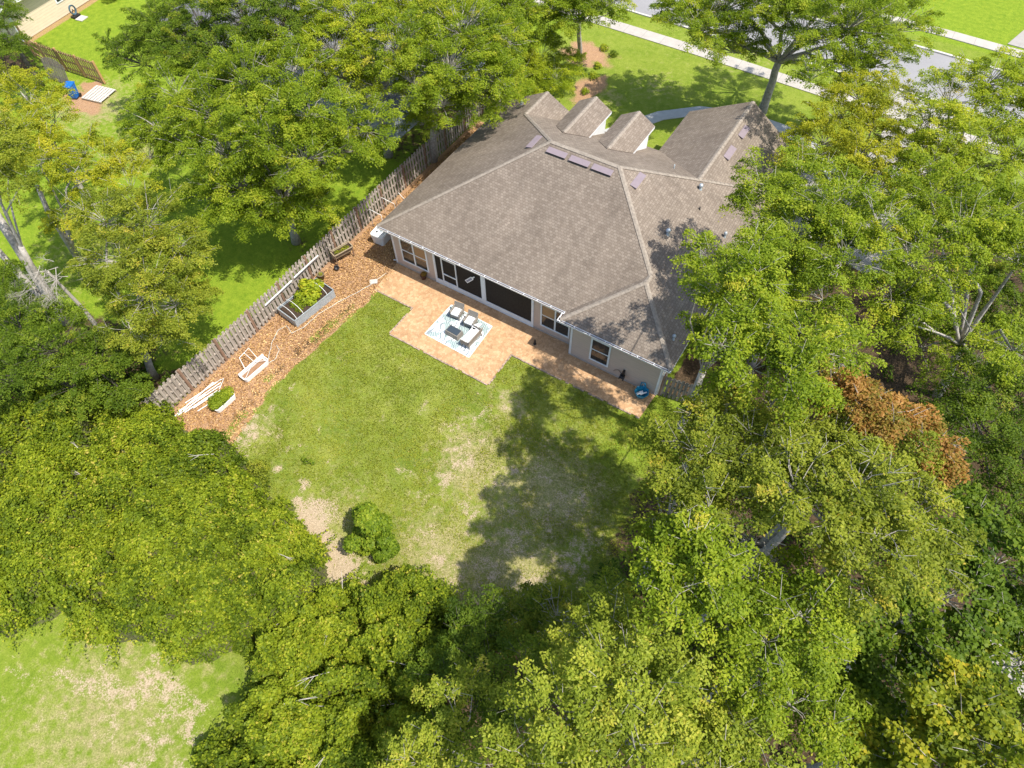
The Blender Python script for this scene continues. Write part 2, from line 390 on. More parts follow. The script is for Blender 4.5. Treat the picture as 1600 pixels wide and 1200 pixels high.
def ground():
    xs = np.concatenate([[-900, -400, -200, -100, -70], np.arange(-52, 42.01, .16), [55, 80, 130, 250, 500, 900]])
    ys = np.concatenate([[-900, -400, -200, -100, -60], np.arange(-36, 52.01, .16), [65, 90, 130, 250, 500, 900]])
    X, Y = np.meshgrid(xs, ys); X = X.ravel(); Y = Y.ravel(); nx, ny = len(xs), len(ys)
    Z = .05 * (vnoise(X * .3, Y * .3, 5) - .5); Z = Z * (1 - smooth(-4, -2, X) * smooth(-6, -4.5, Y) * (1 - smooth(44, 46, Y))) - .03
    co = np.stack([X, Y, Z], 1)
    i, j = np.meshgrid(np.arange(nx - 1), np.arange(ny - 1)); b = (j * nx + i).ravel()
    q = np.stack([b, b + 1, b + nx + 1, b + nx], 1)
    me = bpy.data.meshes.new('ground'); me.vertices.add(len(co)); me.vertices.foreach_set('co', co.ravel())
    me.loops.add(q.size); me.loops.foreach_set('vertex_index', q.ravel().astype(np.int32))
    me.polygons.add(len(q)); me.polygons.foreach_set('loop_start', np.arange(0, q.size, 4, dtype=np.int32))
    me.update()
    me.polygons.foreach_set('use_smooth', np.ones(len(q), bool))
    W = lambda s, sd: vnoise(X * s, Y * s, sd)
    soil = np.zeros_like(X); dry = np.zeros_like(X)
    wob = (W(1.3, 11) - .5) * 1.1; wob2 = (W(1.3, 12) - .5) * 1.1
    Xw, Yw = X + wob, Y + wob2
    for x, y, r, s in [(q[0], q[1], q[2], q[3] * .9) for q in PATCH] + [(4.5,-13.2,.30,.5),(5.04,-13.5,.55,1),(5.45,-14.4,.5,.9),(6.1,-14.2,.5,.7),(6.5,-14.75,.85,1.25),(7.0,-15.1,.9,1.25),(6.0,-15.4,.55,.8),(7.9,-15.7,.95,1.25),(8.8,-15.9,.7,1.0),(9.5,-15.7,.6,.8),
                       (8.8,-14.9,.55,.7),(9.3,-15.2,.5,.8),(2.6,-12.6,.3,.6),(2.0,-12.2,.35,.6),(3.3,-13.2,.25,.6),(1.2,-11.2,.35,.6),(.6,-13.4,.6,.7),(1.3,-14.1,.6,.8),(.5,-12.0,.5,.5),(.2,-10.5,.4,.5),
                       (13.2,-6.0,1.0,.5),(12.8,-8.9,1.1,.55),(14.8,-11.0,1.2,.55),(17.6,-8.8,1.2,.6),(13.6,-15.2,1.0,.6),(10.0,-11.4,.7,.5),(11.9,-6.4,.7,.55),(17.0,-14.2,1.4,.6),(9.9,-6.9,.6,.5),(10.6,-8.9,.8,.7),(9.7,-8.4,.5,.55),(8.6,-7.5,.6,.35),(11.0,-10.2,.7,.58),(10.2,-9.9,.5,.5),(11.6,-8.1,.8,.5),(11.2,-12.9,.9,.55),(12.2,-13.3,1.0,.6),(13.4,-13.6,.9,.55),
                       (14.2,-7.3,.9,.55),(16,-7.6,1.1,.6),(15.6,-9.6,1.0,.6),(14.4,-12.6,1.2,.6),(16.6,-12.4,1.3,.62),(13.4,-11.2,.8,.45),(10.4,-4.2,.6,.5),(11.8,-4.9,.7,.42),(17.5,-10.5,1.4,.6),(12.4,-9.9,.6,.5),(15.2,-14.6,1.2,.6),
                       (-.2,-8.6,.3,.4),(.9,-6.2,.25,.3),
                       (2.2,-25.0,.8,.62),(3.4,-24.6,.8,.72),(4.4,-24.2,.9,.72),(5.4,-23.6,1.0,.75),(6.6,-23.2,1.0,.75),(7.8,-23.4,.9,.7),(7.2,-24.8,.8,.6),(5.4,-25.4,.9,.6),(1.0,-26,.8,.5),(8.5,-25.0,.6,.6),(3.2,-26.3,.7,.4),
                       (-28.6,2.2,1.0,.5),(.4,24.5,1.2,.2)]:
        d = np.hypot(Xw - x, Yw - y) / r; soil = np.maximum(soil, s * np.exp(-d * d * .8))
    for x, y, r, s in [(7.5,-15,2.6,.9),(11.2,-8.5,2.6,1.0),(12.2,-13,2.6,1.0),(15,-8,3.4,1.0),(15.5,-12.5,3.4,1.1),(5,-25,4.5,.8),(1.2,-12.5,1.6,.6),(1,-7,1,.4),(10.8,-4.8,1.4,.8),(-16,-8,5,.55),(-10,-9,2,.6),(-22,-1,4,.7),(-29,1,3.5,.95),
                       (5.5,24,2.2,.5),(3,21,1.6,.6),(9,30.9,4,.4),(4.3,-3.7,.5,.4),(4.5,-6,1.6,.3),(-27,-12,5,.5)]:
        d = np.hypot(Xw - x, Yw - y) / r; dry = np.maximum(dry, s * np.exp(-d * d))
    # mulch bed between fence and lawn, down the house side; small front bed; by the blue bin
    ex = np.interp(Y, [-17, -15, -10.5, -8, -5, -3, -2.2], [1.2, .75, -.15, -.05, .25, .35, .35]) + (W(2.2, 3) - .5) * .35
    mulch = smooth(.12, -.12, X - ex) * smooth(-3.75, -3.5, X) * smooth(-16.6, -15.8, Y) * (1 - smooth(13.5, 14.3, Y))
    mulch = np.where(Y > 14.3, 0, mulch)
    strip = np.exp(-((X - ex + .55) / .45) ** 2) * smooth(-15.5, -14, Y) * (1 - smooth(-4, -2.6, Y))
    def blob(x, y, rx, ry, ang=0):
        c, s = math.cos(ang), math.sin(ang); dx, dy = Xw - x, Yw - y
        return np.clip(1.6 - np.hypot((dx * c + dy * s) / rx, (-dx * s + dy * c) / ry), 0, 1)
    mulch = np.maximum(mulch, .74 * np.maximum(blob(1.6, 21.2, 1.0, 2.2), blob(-.9, 25.2, 2.1, 1.6)))
    mulch = np.maximum(mulch, .9 * blob(-29.6, 1.1, 1.7, 1.1)); mulch = np.maximum(mulch, .75 * blob(-31, 2.6, 1.0, .6))
    mulch = np.maximum(mulch, .56 * smooth(.75, .45, np.abs(X + 40.6 + (Y - 4) * .133)) * (Y > 3.5) * (Y < 14))
    litter = smooth(18.2, 20.4, X + (W(.7, 21) - .5) * 3) * (1 - smooth(10, 15, Y)) * .95
    litter = np.maximum(litter, .95 * smooth(25, 27, X) * (1 - smooth(18, 21, Y)))
    litter = np.maximum(litter, .9 * smooth(17.0, 17.3, X) * (Y > -.1) * (1 - smooth(13, 14, Y)))
    litter = np.maximum(litter, .9 * smooth(-13.6, -15.4, Y + (W(.8, 22) - .5) * 2) * smooth(12.5, 14.5, X))
    litter = np.maximum(litter, .8 * smooth(-10.8, -13.0, Y + (W(.8, 23) - .5) * 3) * smooth(-3.6, -4.2, X) * smooth(-16, -10, X) )
    litter = np.maximum(litter, .55 * smooth(-3.7, -4.3, X) * smooth(4, 9, Y) * smooth(-20, -12, X) * (1 - smooth(20, 24, Y)))
    litter = np.maximum(litter, .42 * np.exp(-((X + 6.3) ** 2 + (Y + 1.8) ** 2) / 2.5))
    litter = np.maximum(litter, .58 * strip * smooth(.25, .5, W(1.5, 31)))
    litter = np.maximum(litter, .7 * smooth(-17, -19, Y) * smooth(13, 16, X))
    litter = np.maximum(litter, .85 * np.clip(1.5 - np.hypot((X + 39) / 4, (Y - .5) / 2.4), 0, 1))
    mulch = mulch * (1 - .75 * strip * smooth(.5, .62, W(1.2, 33)))
    bright = np.maximum(smooth(-3.8, -4.4, X), np.maximum(smooth(40, 41, Y), .55 * smooth(-20, -22, Y)))
    bright = np.maximum(bright, .45 * smooth(14, 16, Y))
    bright = np.maximum(bright, .65 * smooth(14.5, 17, X) * smooth(-7, -4, Y) * (1 - smooth(2, 4, Y)))
    for nm, a in (('soil', soil), ('dry', dry), ('mulch', mulch), ('litter', litter), ('bright', bright)):
        at = me.attributes.new(nm, 'FLOAT', 'POINT'); at.data.foreach_set('value', a.astype(np.float32))
    me.materials.append(MAT['ground'])
    o = bpy.data.objects.new('ground', me); C.objects.link(o); o['kind'] = 'structure'
    return o
ground()
def struct(name, mb, mat, **k): o = mb.build(name, mat, **k); o['kind'] = 'structure'; return o

# patio with its brick edge
PX = dict(x0=.26, x1=2.9, x2=9.24, x3=16.75, d1=2.3, d2=4.42, d3=2.17, w=.56, xw=11.84)
pat = [(.02, -.02), (.26 - .1, -2.3), (2.9, -2.3), (2.9, -4.42), (9.24, -4.42), (9.24, -2.17), (16.75, -2.17), (16.84, -.575), (11.82, -.575), (11.82, -.02)]
struct('patio', MB().prism(pat[::-1], -.12, .02), MAT['patio'])
edge = MB()
for (ax, ay), (bx, by) in zip(pat[1:7], pat[2:8]):
    if (ax, ay) == pat[6]: continue
    L = math.hypot(bx - ax, by - ay); nn = max(1, int(L / .22)); random.seed(int(L * 100))
    nxx, nyy = (by - ay) / L, -(bx - ax) / L
    for k in range(nn):
        if random.random() < .12: continue
        t0, t1 = (k + .06) / nn, (k + .94) / nn; off = .045 + random.uniform(-.012, .012); hh = -.005 + random.uniform(-.01, .014)
        sgn = -1
        # outward side = away from the house
        ox, oy = (nxx * off * 1, nyy * off * 1)
        edge.bar((ax + (bx - ax) * t0 + ox, ay + (by - ay) * t0 + oy, hh), (ax + (bx - ax) * t1 + ox, ay + (by - ay) * t1 + oy, hh), .075, .07)
struct('patio_edge_bricks', edge, simple('edging_brick', (.34, .25, .19), .9, .45, 3))

# street side: sidewalks, road, kerbs, paths, driveway
def strip(name, pts, w0, w1, z, mat):
    n = len(pts); top = [(x, y + w1) for x, y in pts]; bot = [(x, y + w0) for x, y in pts]
    return struct(name, MB().prism((bot + top[::-1]), z - .2, z), MAT[mat])
near = [(-60, 31.6), (-20, 30.9), (-2, 30.05), (6, 29.9), (17, 29.4), (40, 28.3), (70, 27)]
strip('sidewalk', near, -.62, .62, .02, 'walk')
rd = [(-60, 37.4), (-20, 36.7), (0, 35.85), (10, 35.75), (22, 35.7), (40, 34.9), (70, 33.5)]
strip('road', rd, -3.15, 3.05, -.012, 'road')
strip('kerb', rd, -3.35, -3.15, .06, 'kerb'); strip('kerb', rd, 3.05, 3.27, .09, 'kerb')
strip('sidewalk', rd, 5.7, 6.85, .03, 'walk')
struct('driveway', MB().prism([(17.9, 14.5), (24.2, 13), (24.6, 28.25), (21.0, 28.4), (20.6, 20), (17.6, 20)], -.2, .012), MAT['drive'])
struct('driveway_apron', MB().prism([(20.6, 29.95), (25.0, 29.75), (25.8, 32.0), (20.0, 32.2)], -.2, .016), MAT['drive'])
struct('neighbour_driveway', MB().prism([(26.2, 42.75), (29.5, 42.6), (33.5, 56), (30, 57)], -.2, .02), MAT['drive'])
cv = [(4.0, 15.6), (5.6, 18.2), (7.2, 20.9), (9.4, 22.9), (12.4, 23.9), (15.0, 23.8), (17.6, 22.8), (19.6, 20.6), (20.3, 19.2)]
pv = []
for i, (x, y) in enumerate(cv):
    x0, y0 = cv[max(i - 1, 0)]; x1, y1 = cv[min(i + 1, len(cv) - 1)]; L = math.hypot(x1 - x0, y1 - y0)
    pv.append(((x - (y1 - y0) / L * .5, y + (x1 - x0) / L * .5), (x + (y1 - y0) / L * .5, y - (x1 - x0) / L * .5)))
struct('front_path', MB().prism([q[1] for q in pv] + [q[0] for q in pv][::-1], -.2, .015), MAT['path'])
struct('paved_ground', MB().prism([(33, -5), (36, -6.5), (38, -2), (35, 0)], -.2, .01), MAT['drive'])

# ---------------------------------------------------------------- the house
S_, HE, RR = .524, 3.047, 6.887
xL, yB, xR = -.443, -.443, 17.295
W_, xw, x3 = .559, 11.838, 16.852
house = empty('house', (0, 0, 0), 0, 'single storey beige house with hipped brown shingle roof and two small dormers', 'house')

def uv_planes(name, polys, mat, parent, thick=0.0):
    """polys: list of (points, eave direction). UV in metres"""
    vs, fs, uvs = [], [], []
    for pts, ed in polys:
        o = len(vs); vs += pts; fs.append(tuple(range(o, o + len(pts))))
        e = Vector(ed).normalized(); P = [Vector(q) for q in pts]
        nrm = Vector((0, 0, 0))
        for i in range(len(P)): nrm += P[i].cross(P[(i + 1) % len(P)])
        nrm.normalize(); u2 = nrm.cross(e)
        if u2.z < 0: u2 = -u2
        for q in P: uvs.append((q.dot(e), q.dot(u2)))
    me = bpy.data.meshes.new(name); me.from_pydata(vs, [], fs)
    ul = me.uv_layers.new(name='UVMap'); ul.data.foreach_set('uv', np.array(uvs, dtype=np.float32).ravel())
    # faces point up
    me.update()
    o = bpy.data.objects.new(name, me); C.objects.link(o); me.materials.append(mat); o.parent = parent
    return o
zr = HE + S_ * RR
P1 = (xL + RR, yB + RR, zr); P2 = (xR - RR, yB + RR, zr)
t_ = 3.976; hK = HE + S_ * (RR - t_)
K = (P1[0] - t_, P1[1] + t_, hK); KF = (K[0], 13.05, hK)
yF = yB + 2 * RR
V = (P1[0] - t_ + (13.05 - K[1]), 13.05, zr - S_ * (13.05 - P1[1]))
u_ = 3.254; G = (P2[0] + u_, P2[1] + u_, zr - S_ * u_); gy = 17.84
GF = (G[0], gy, G[2]); gL = G[0] - (RR - u_); gR = 16.45; sg = (G[2] - HE) / (gR - G[0])
# wing (back right) apex
hw = (xR - (xw - .443)) / 2; A1 = (xw - .443 + hw, -W_ - .443 + hw, HE + S_ * hw); A2 = (A1[0], A1[1] + W_, A1[2])
wy = -W_ - .443; wx = xw - .443
yv = P2[1] + (sg / S_) * 0
# valley of garage right plane with front plane
def vy(x): return G[1] + (sg / S_) * (x - G[0])
xv = gR; yvv = min(vy(gR), yF)
X1, Y1 = (1, 0, 0), (0, 1, 0)
polys = [
 ([(xL, yB, HE), (wx, yB, HE), A2, P2, P1], X1),                                    # back
 ([(wx, yB, HE), (wx, wy, HE), A1, A2], Y1),                                        # wing left sliver
 ([(wx, wy, HE), (xR, wy, HE), A1], X1),                                            # wing back
 ([(xR, wy, HE), (xR, yF, HE), G, P2, A2, A1], Y1),                                 # right
 ([(xL, 13.05, HE), (xL, yB, HE), P1, K, KF], Y1),                                  # left
 ([K, V, KF], Y1),                                                                   # left wing right slope
 ([P1, P2, G, (gL, yF, HE), (V[0], yF, HE), V, K], X1),                              # front
 ([G, GF, (gL, gy, HE), (gL, yF, HE)], Y1),                                         # garage left slope
 ([G, (gR, yvv, HE), (gR, gy, HE), GF], Y1),                                        # garage right slope
 ([G, (xR, yF, HE), (gR, yvv, HE)], X1),
]
roof = uv_planes('roof', polys, MAT['shingle'], house)
sm = roof.modifiers.new('thick', 'SOLIDIFY'); sm.thickness = .02; sm.offset = -1
# make all faces face up
import bmesh
bm = bmesh.new(); bm.from_mesh(roof.data)
for f in bm.faces:
    if f.normal.z < 0: f.normal_flip()
bm.to_mesh(roof.data); bm.free()
# ridge / hip caps as folded strips
def cap(mb, a, b, w=.13, lift=.018, droop=.055):
    a = Vector(a); b = Vector(b); d = (b - a); L = d.length; d.normalize(); side = d.cross(Vector((0, 0, 1))).normalized()
    n = max(2, int(L / .28)); 
    for i in range(n):
        q0 = a + d * (L * i / n); q1 = a + d * (L * (i + 1.12) / n) if i < n - 1 else b
        z0 = Vector((0, 0, lift + .012)); z1 = Vector((0, 0, lift))
        mb.add([q0 + z0, q1 + z1, q1 + side * w + z1 - Vector((0, 0, droop)), q0 + side * w + z0 - Vector((0, 0, droop)), q0 - side * w + z0 - Vector((0, 0, droop)), q1 - side * w + z1 - Vector((0, 0, droop))],
               [(0, 1, 2, 3), (0, 4, 5, 1)])
cp = MB()
for a_, b_ in [(P1, P2)]: cap(cp, a_, b_, .125, .02, .055)
for a_, b_ in [(P1, (xL, yB, HE)), (P2, A2), (A1, (xR, wy, HE)), (P1, K), (P2, G), (G, (xR, yF, HE)), ((wx, wy, HE), A1)]: cap(cp, a_, b_, .115, .022, .035)
for a_, b_ in [(K, KF), (G, GF), (A1, A2)]: cap(cp, a_, b_, .12, .02, .055)
cp.build('ridge_cap', MAT['cap'], house)

# walls
WT = HE - .16
wm = MB()
outl = [(0, 0), (2.95, 0), (2.95, 2.6), (9.27, 2.6), (9.27, 0), (xw, 0), (xw, -W_), (x3, -W_), (x3, 12.9), (16.05, 12.9), (16.05, 17.45), (gL + .42, 17.45), (gL + .42, 12.0), (5.2, 12.0), (5.0, 12.7), (0, 12.7)]
n_ = len(outl); vs = [(x, y, 0) for x, y in outl] + [(x, y, WT) for x, y in outl]
wm.add(vs, [(i, (i + 1) % n_, n_ + (i + 1) % n_, n_ + i) for i in range(n_)])
wm.add([(0, 12.7, WT), (5.0, 12.7, WT), (K[0], 12.7, hK - .15)], [(0, 1, 2)])
wm.add([(gL + .42, 17.45, WT), (16.05, 17.45, WT), (G[0], 17.45, G[2] - .15)], [(0, 1, 2)])
wm.build('wall', MAT['wall'], house)
# soffit
sf = MB(); sf.prism([(xL + .02, yB + .02), (wx + .02, yB + .02), (wx + .02, wy + .02), (xR - .02, wy + .02), (xR - .02, yF - .02), (gR - .02, yF + .01), (gR - .02, gy - .02), (gL + .02, gy - .02), (gL + .02, yF - .02), (5.2, yF - .02), (5.2, 13.0), (xL + .02, 13.0)], WT, WT + .02)
sf.build('soffit', MAT['white'], house)
# porch interior floor, ceiling is the soffit
box(2.97, 9.25, .03, 2.58, -.05, .03).build('porch_floor', simple('porch_floor_slab', (.20, .17, .15), .7), house)
# base slab strip
sl = MB(); sl.box(-.02, 11.80, -.035, -.004, -.05, .10); sl.box(xw - .02, x3 + .02, -W_ - .035, -W_ - .004, -.05, .10)
sl.build('foundation', concrete('foundation', (.42, .37, .32)), house)
# fascia and gutters with hangers and leaf litter
def gutter(a, b, out):
    a = Vector((*a, 0)); b = Vector((*b, 0)); o = Vector((*out, 0))
    mb = MB(); z = HE
    prof = [(0.0, -.03), (0.0, -.14), (.09, -.14), (.125, -.03), (.125, -.015), (.105, -.015), (.105, -.03), (.08, -.12), (.015, -.12), (.015, -.03)]
    n = len(prof); vs = [tuple(q + o * d + Vector((0, 0, z + h))) for q in (a, b) for d, h in prof]
    mb.add(vs, [(i, (i + 1) % n, n + (i + 1) % n, n + i) for i in range(n)] + [tuple(range(n)), tuple(range(2 * n - 1, n - 1, -1))])
    L = (b - a).length; d = (b - a).normalized(); k = max(2, int(L / .75))
    for i in range(k + 1):
        q = a + d * min(L - .02, max(.02, L * i / k)); mb.bar(q + o * 0 + Vector((0, 0, z - .012)), q + o * .12 + Vector((0, 0, z - .012)), .03, .012)
    g = mb.build('gutter', MAT['white'], house)
    lt = MB(); random.seed(7)
    q0 = a + o * .02 + Vector((0, 0, z - .085)); q1 = b + o * .02 + Vector((0, 0, z - .085))
    lt.add([q0, q1, q1 + o * .07 + Vector((0,0,.0)), q0 + o * .07], [(0, 1, 2, 3)])
    lt.build('leaf_debris', simple('gutter_leaf_debris', (.09, .05, .03), .95, .5, 20), g)
fm = MB()
for a_, b_, o_ in [((xL, yB), (wx, yB), (0, -1)), ((wx, yB), (wx, wy), (-1, 0)), ((wx, wy), (xR, wy), (0, -1)), ((xR, wy), (xR, yF), (1, 0)), ((xL, 13.05), (xL, yB), (-1, 0)), ((gL, yF), (gL, gy), (-1, 0)), ((gR, yvv), (gR, gy), (1, 0)), ((V[0], yF), (gL, yF), (0, 1))]:
    ex_, ey_ = o_[0] * .012, o_[1] * .012
    fm.bar((a_[0] + ex_ * -.5, a_[1] + ey_ * -.5, HE - .095), (b_[0] + ex_ * -.5, b_[1] + ey_ * -.5, HE - .095), .02, .15)
fm.build('fascia', MAT['white'], house)
gutter((xL, yB), (wx - .01, yB), (0, -1)); gutter((wx, wy), (xR, wy), (0, -1)); gutter((wx, yB - .13), (wx, wy - .12), (-1, 0))
# rake boards on the gables
for q0, q1 in [((xL, 13.06, HE - .06), (K[0], 13.06, hK - .06)), ((K[0], 13.06, hK - .06), (V[0], 13.06, V[2] - .06)), ((gL, gy + .01, HE - .06), (G[0], gy + .01, G[2] - .06)), ((G[0], gy + .01, G[2] - .06), (gR, gy + .01, HE - .06))]:
    MB().bar(Vector(q0) - Vector((0, 0, .045)), Vector(q1) - Vector((0, 0, .045)), .02, .12).build('rake_board', MAT['cap'], house)
# corner trims and downspouts
for x, y in [(0, 0), (xw, -W_), (x3, -W_)]:
    s = 1 if x != x3 else -1; ct = MB()
    ct.box(min(x - .012 * s, x + .10 * s), max(x - .012 * s, x + .10 * s), y - .022, y - .001, .04, WT)
    ct.box(min(x - .022 * s, x - .001 * s), max(x - .022 * s, x - .001 * s), y - .022, y + .09, .04, WT)
    ct.build('corner_trim', MAT['white'], house)
MB().tube([(-.07, .12, WT), (-.07, .12, .9), (-.07, .12, .08), (-.3, .05, .05)], .04, 6).build('downspout', MAT['white'], house)
MB().tube([(16.93, -.45, WT), (16.93, -.45, .9), (16.93, -.45, .06)], .04, 6).build('downspout', MAT['white'], house)
# windows
def window(x0, x1, z0, z1, y, cols=2, blind=None):
    f = MB(); t = .085
    yo0, yo1 = y - .045, y + .02
    for a in ((x0, x1, z0, z0 + t), (x0, x1, z1 - t, z1)): f.box(a[0], a[1], yo0, yo1, a[2], a[3])
    f.box(x0, x0 + t, yo0 + .002, yo1, z0 + t, z1 - t); f.box(x1 - t, x1, yo0 + .002, yo1, z0 + t, z1 - t)
    for k in range(1, cols):
        xm = x0 + (x1 - x0) * k / cols; f.box(xm - .045, xm + .045, yo0 + .004, yo1, z0 + t, z1 - t)
    fr = f.build('window', MAT['trim'], house)
    zm = (z0 + z1) / 2 + .02; s = MB()
    for k in range(cols):
        xa = x0 + (x1 - x0) * k / cols + (t if k == 0 else .045); xb = x0 + (x1 - x0) * (k + 1) / cols - (t if k == cols - 1 else .045)
        s.box(xa, xb, y - .03, y + .01, zm - .028, zm + .028)
        box(xa, xb, y - .012, y - .006, z0 + t, z1 - t).build('pane', MAT['glass'], fr)
        if blind and k in blind:
            b0, b1 = blind[k]; box(xa + .02, xb - .02, y - .019, y - .013, z0 + t + (z1 - z0) * b0, z0 + t + (z1 - z0 - 2 * t) * b1).build('blind', MAT['blind'], fr)
    s.build('sash', MAT['trim'], fr)
window(.55, 2.42, .52, 2.30, 0, 2, {1: (.36, 1.0)})
window(9.75, 11.52, .52, 2.30, 0, 2, {0: (.42, 1.0)})
window(13.0, 14.1, .45, 2.22, -W_, 1)
# wall panel around screened porch
for xa, xb in [(2.86, 2.99), (6.02, 6.30), (9.20, 9.33)]: box(xa, xb, -.05, .03, .05, WT).build('porch_post', MAT['trim'], house)
box(2.99, 6.02, -.04, .02, .03, .40).build('knee_panel', MAT['trim'], house); box(6.30, 9.20, -.04, .02, .03, .40).build('knee_panel', MAT['trim'], house)
sc_ = MB(); sc_.box(2.99, 3.40, -.012, -.006, .40, WT); sc_.box(4.40, 6.02, -.012, -.006, .40, WT); sc_.box(6.30, 9.20, -.012, -.006, .40, WT)
sc_.build('porch_screen', MAT['screen'], house)
dr = MB()
for b_ in [(3.40, 3.47, .40, 2.38), (4.33, 4.40, .40, WT), (3.47, 4.33, 2.17, 2.25), (3.47, 4.33, .98, 1.05), (3.47, 4.33, .40, .45)]:
    dr.box(b_[0], b_[1], -.05, -.002, b_[2], b_[3])
d_ = dr.build('screen_door', MAT['trim'], house)
MB().box(3.40, 3.466, -.05, -.002, 2.381, WT).build('door_jamb', MAT['trim'], house)
box(3.47, 4.33, -.012, -.006, .45, WT).build('screen_mesh', MAT['screen'], d_)
MB().box(4.27, 4.32, -.08, -.05, 1.15, 1.3).build('handle', MAT['black'], d_)
# dormers
for dx in (5.74, 8.52):
    zt, ze, yb_, yf_, hw_ = 5.29, 4.68, 9.06, 13.05, 1.07
    yeb = P1[1] + (zr - ze) / S_
    D = [([(dx, yb_, zt), (dx + hw_, yeb, ze), (dx + hw_, yf_, ze), (dx, yf_, zt)], Y1), ([(dx, yb_, zt), (dx, yf_, zt), (dx - hw_, yf_, ze), (dx - hw_, yeb, ze)], Y1)]
    dm = uv_planes('dormer', D, MAT['shingle'], house)
    s2 = dm.modifiers.new('t', 'SOLIDIFY'); s2.thickness = .06; s2.offset = 0
    k2 = MB(); cap(k2, (dx, yb_ + .1, zt), (dx, yf_, zt), .13, .035, .06); k2.build('ridge_cap', MAT['cap'], dm)
    wb = MB(); hx = hw_ - .16; y1_ = yf_ - .3
    for s in (-1, 1):
        wb.add([(dx + s * hx, yeb + .1, ze - .02), (dx + s * hx, y1_, ze - .02), (dx + s * hx, y1_, 3.3), (dx + s * hx, yeb + .1, ze - .35)], [(0, 1, 2, 3)])
    wb.add([(dx - hx, y1_, 3.3), (dx + hx, y1_, 3.3), (dx + hx, y1_, ze + .05), (dx, y1_, zt - .05), (dx - hx, y1_, ze + .05)], [(0, 1, 2, 3, 4)])
    wb.build('dormer_wall', MAT['white'], dm)
    for ea in (dx + hw_ - .01, dx - hw_ - .015): box(ea, ea + .025, yeb, yf_, ze - .12, ze + .02).build('fascia', MAT['white'], dm)
    wf = MB(); wf.box(dx - .45, dx + .45, y1_ + .01, y1_ + .05, 3.75, 4.6); w_ = wf.build('window', MAT['trim'], dm)
    box(dx - .38, dx + .38, y1_ + .052, y1_ + .058, 3.82, 4.53).build('pane', MAT['glass'], w_)
# metal roof vents (slant boxes lying on a slope)
def vent(cx, cy, along, w, d, nrm_slope, name='roof_vent', mat='purple'):
    """along: 'x' for back plane, 'y' for right/left plane"""
    o = MB(); h = .13
    # local: u along eave, v up slope
    if nrm_slope == 'back': z = HE + S_ * (cy - yB); e = Vector((1, 0, 0)); v = Vector((0, 1, S_)).normalized()
    elif nrm_slope == 'right': z = HE + S_ * (xR - cx); e = Vector((0, 1, 0)); v = Vector((-1, 0, S_)).normalized()
    elif nrm_slope == 'garage': z = HE + sg * (gR - cx); e = Vector((0, 1, 0)); v = Vector((-1, 0, sg)).normalized()
    else: z = HE + S_ * (cx - xL); e = Vector((0, -1, 0)); v = Vector((1, 0, S_)).normalized()
    n = e.cross(v).normalized(); n = n if n.z > 0 else -n; c = Vector((cx, cy, z))
    P = lambda a, b, k: c + e * a + v * b + n * k
    w2, d2 = w / 2, d / 2
    o.add([P(-w2, -d2, .03), P(w2, -d2, .03), P(w2, d2, .0), P(-w2, d2, .0), P(-w2, -d2, h), P(w2, -d2, h), P(w2, d2, .03), P(-w2, d2, .03)],
          [(4, 5, 6, 7), (0, 1, 5, 4), (1, 2, 6, 5), (2, 3, 7, 6), (3, 0, 4, 7), (0, 3, 2, 1)])
    r = o.build(name, MAT[mat], house, bevel=.012)
    g = MB(); g.add([P(-w2 + .04, -d2 - .004, .035), P(w2 - .04, -d2 - .004, .035), P(w2 - .04, -d2 - .004, h - .035), P(-w2 + .04, -d2 - .004, h - .035)], [(0, 1, 2, 3)])
    g.build('louvre', MAT['black'], r)
for cx in (7.05, 8.38, 9.68): vent(cx, 6.02, 'x', 1.12, .36, 'back')
vent(5.37, 6.58, 'y', 1.15, .36, 'left'); vent(11.42, 6.55, 'y', 1.15, .38, 'right')
vent(14.13, 13.05, 'y', 1.15, .38, 'garage'); vent(14.12, 15.2, 'y', 1.1, .36, 'garage')
def pipe(x, y, z, r=.06, h=.3, mat='galv', hood=True):
    r *= .72; h *= .85
    m_ = MB().lathe([(r * 1.9, -.12), (r * 1.6, .0), (r, .06), (r, h), (r * .7, h), (r * .7, h - .1)], (x, y, z), 12)
    if hood: m_.lathe([(r * 1.7, h - .02), (r * 1.8, h + .05), (r * 1.2, h + .12), (0.001, h + .14)], (x, y, z), 12)
    m_.build('vent_pipe', MAT[mat], house, smooth=True)
zrt = lambda x: HE + S_ * (xR - x)
pipe(13.97, 9.25, zrt(13.97), .09, .22); pipe(14.49, 8.08, zrt(14.49), .045, .2, 'black', False); pipe(13.92, 5.23, zrt(13.92), .1, .25)
pipe(16.2, 7.84, zrt(16.2), .07, .25); pipe(12.06, 10.21, zr - S_ * (10.21 - P1[1]), .045, .28, 'galv', False)
pipe(16.67, .47, HE + S_ * (xR - 16.67), .07, .25); pipe(1.28, 11.93, HE + S_ * (1.28 - xL), .09, .2); pipe(-.02, 10.29, HE + S_ * (-.02 - xL), .06, .2)
# garage and front doors are on the street side
gd = MB(); gd.box(11.2, 15.2, 17.46, 17.50, .02, 2.3); gd.build('garage_door', MAT['white'], house)

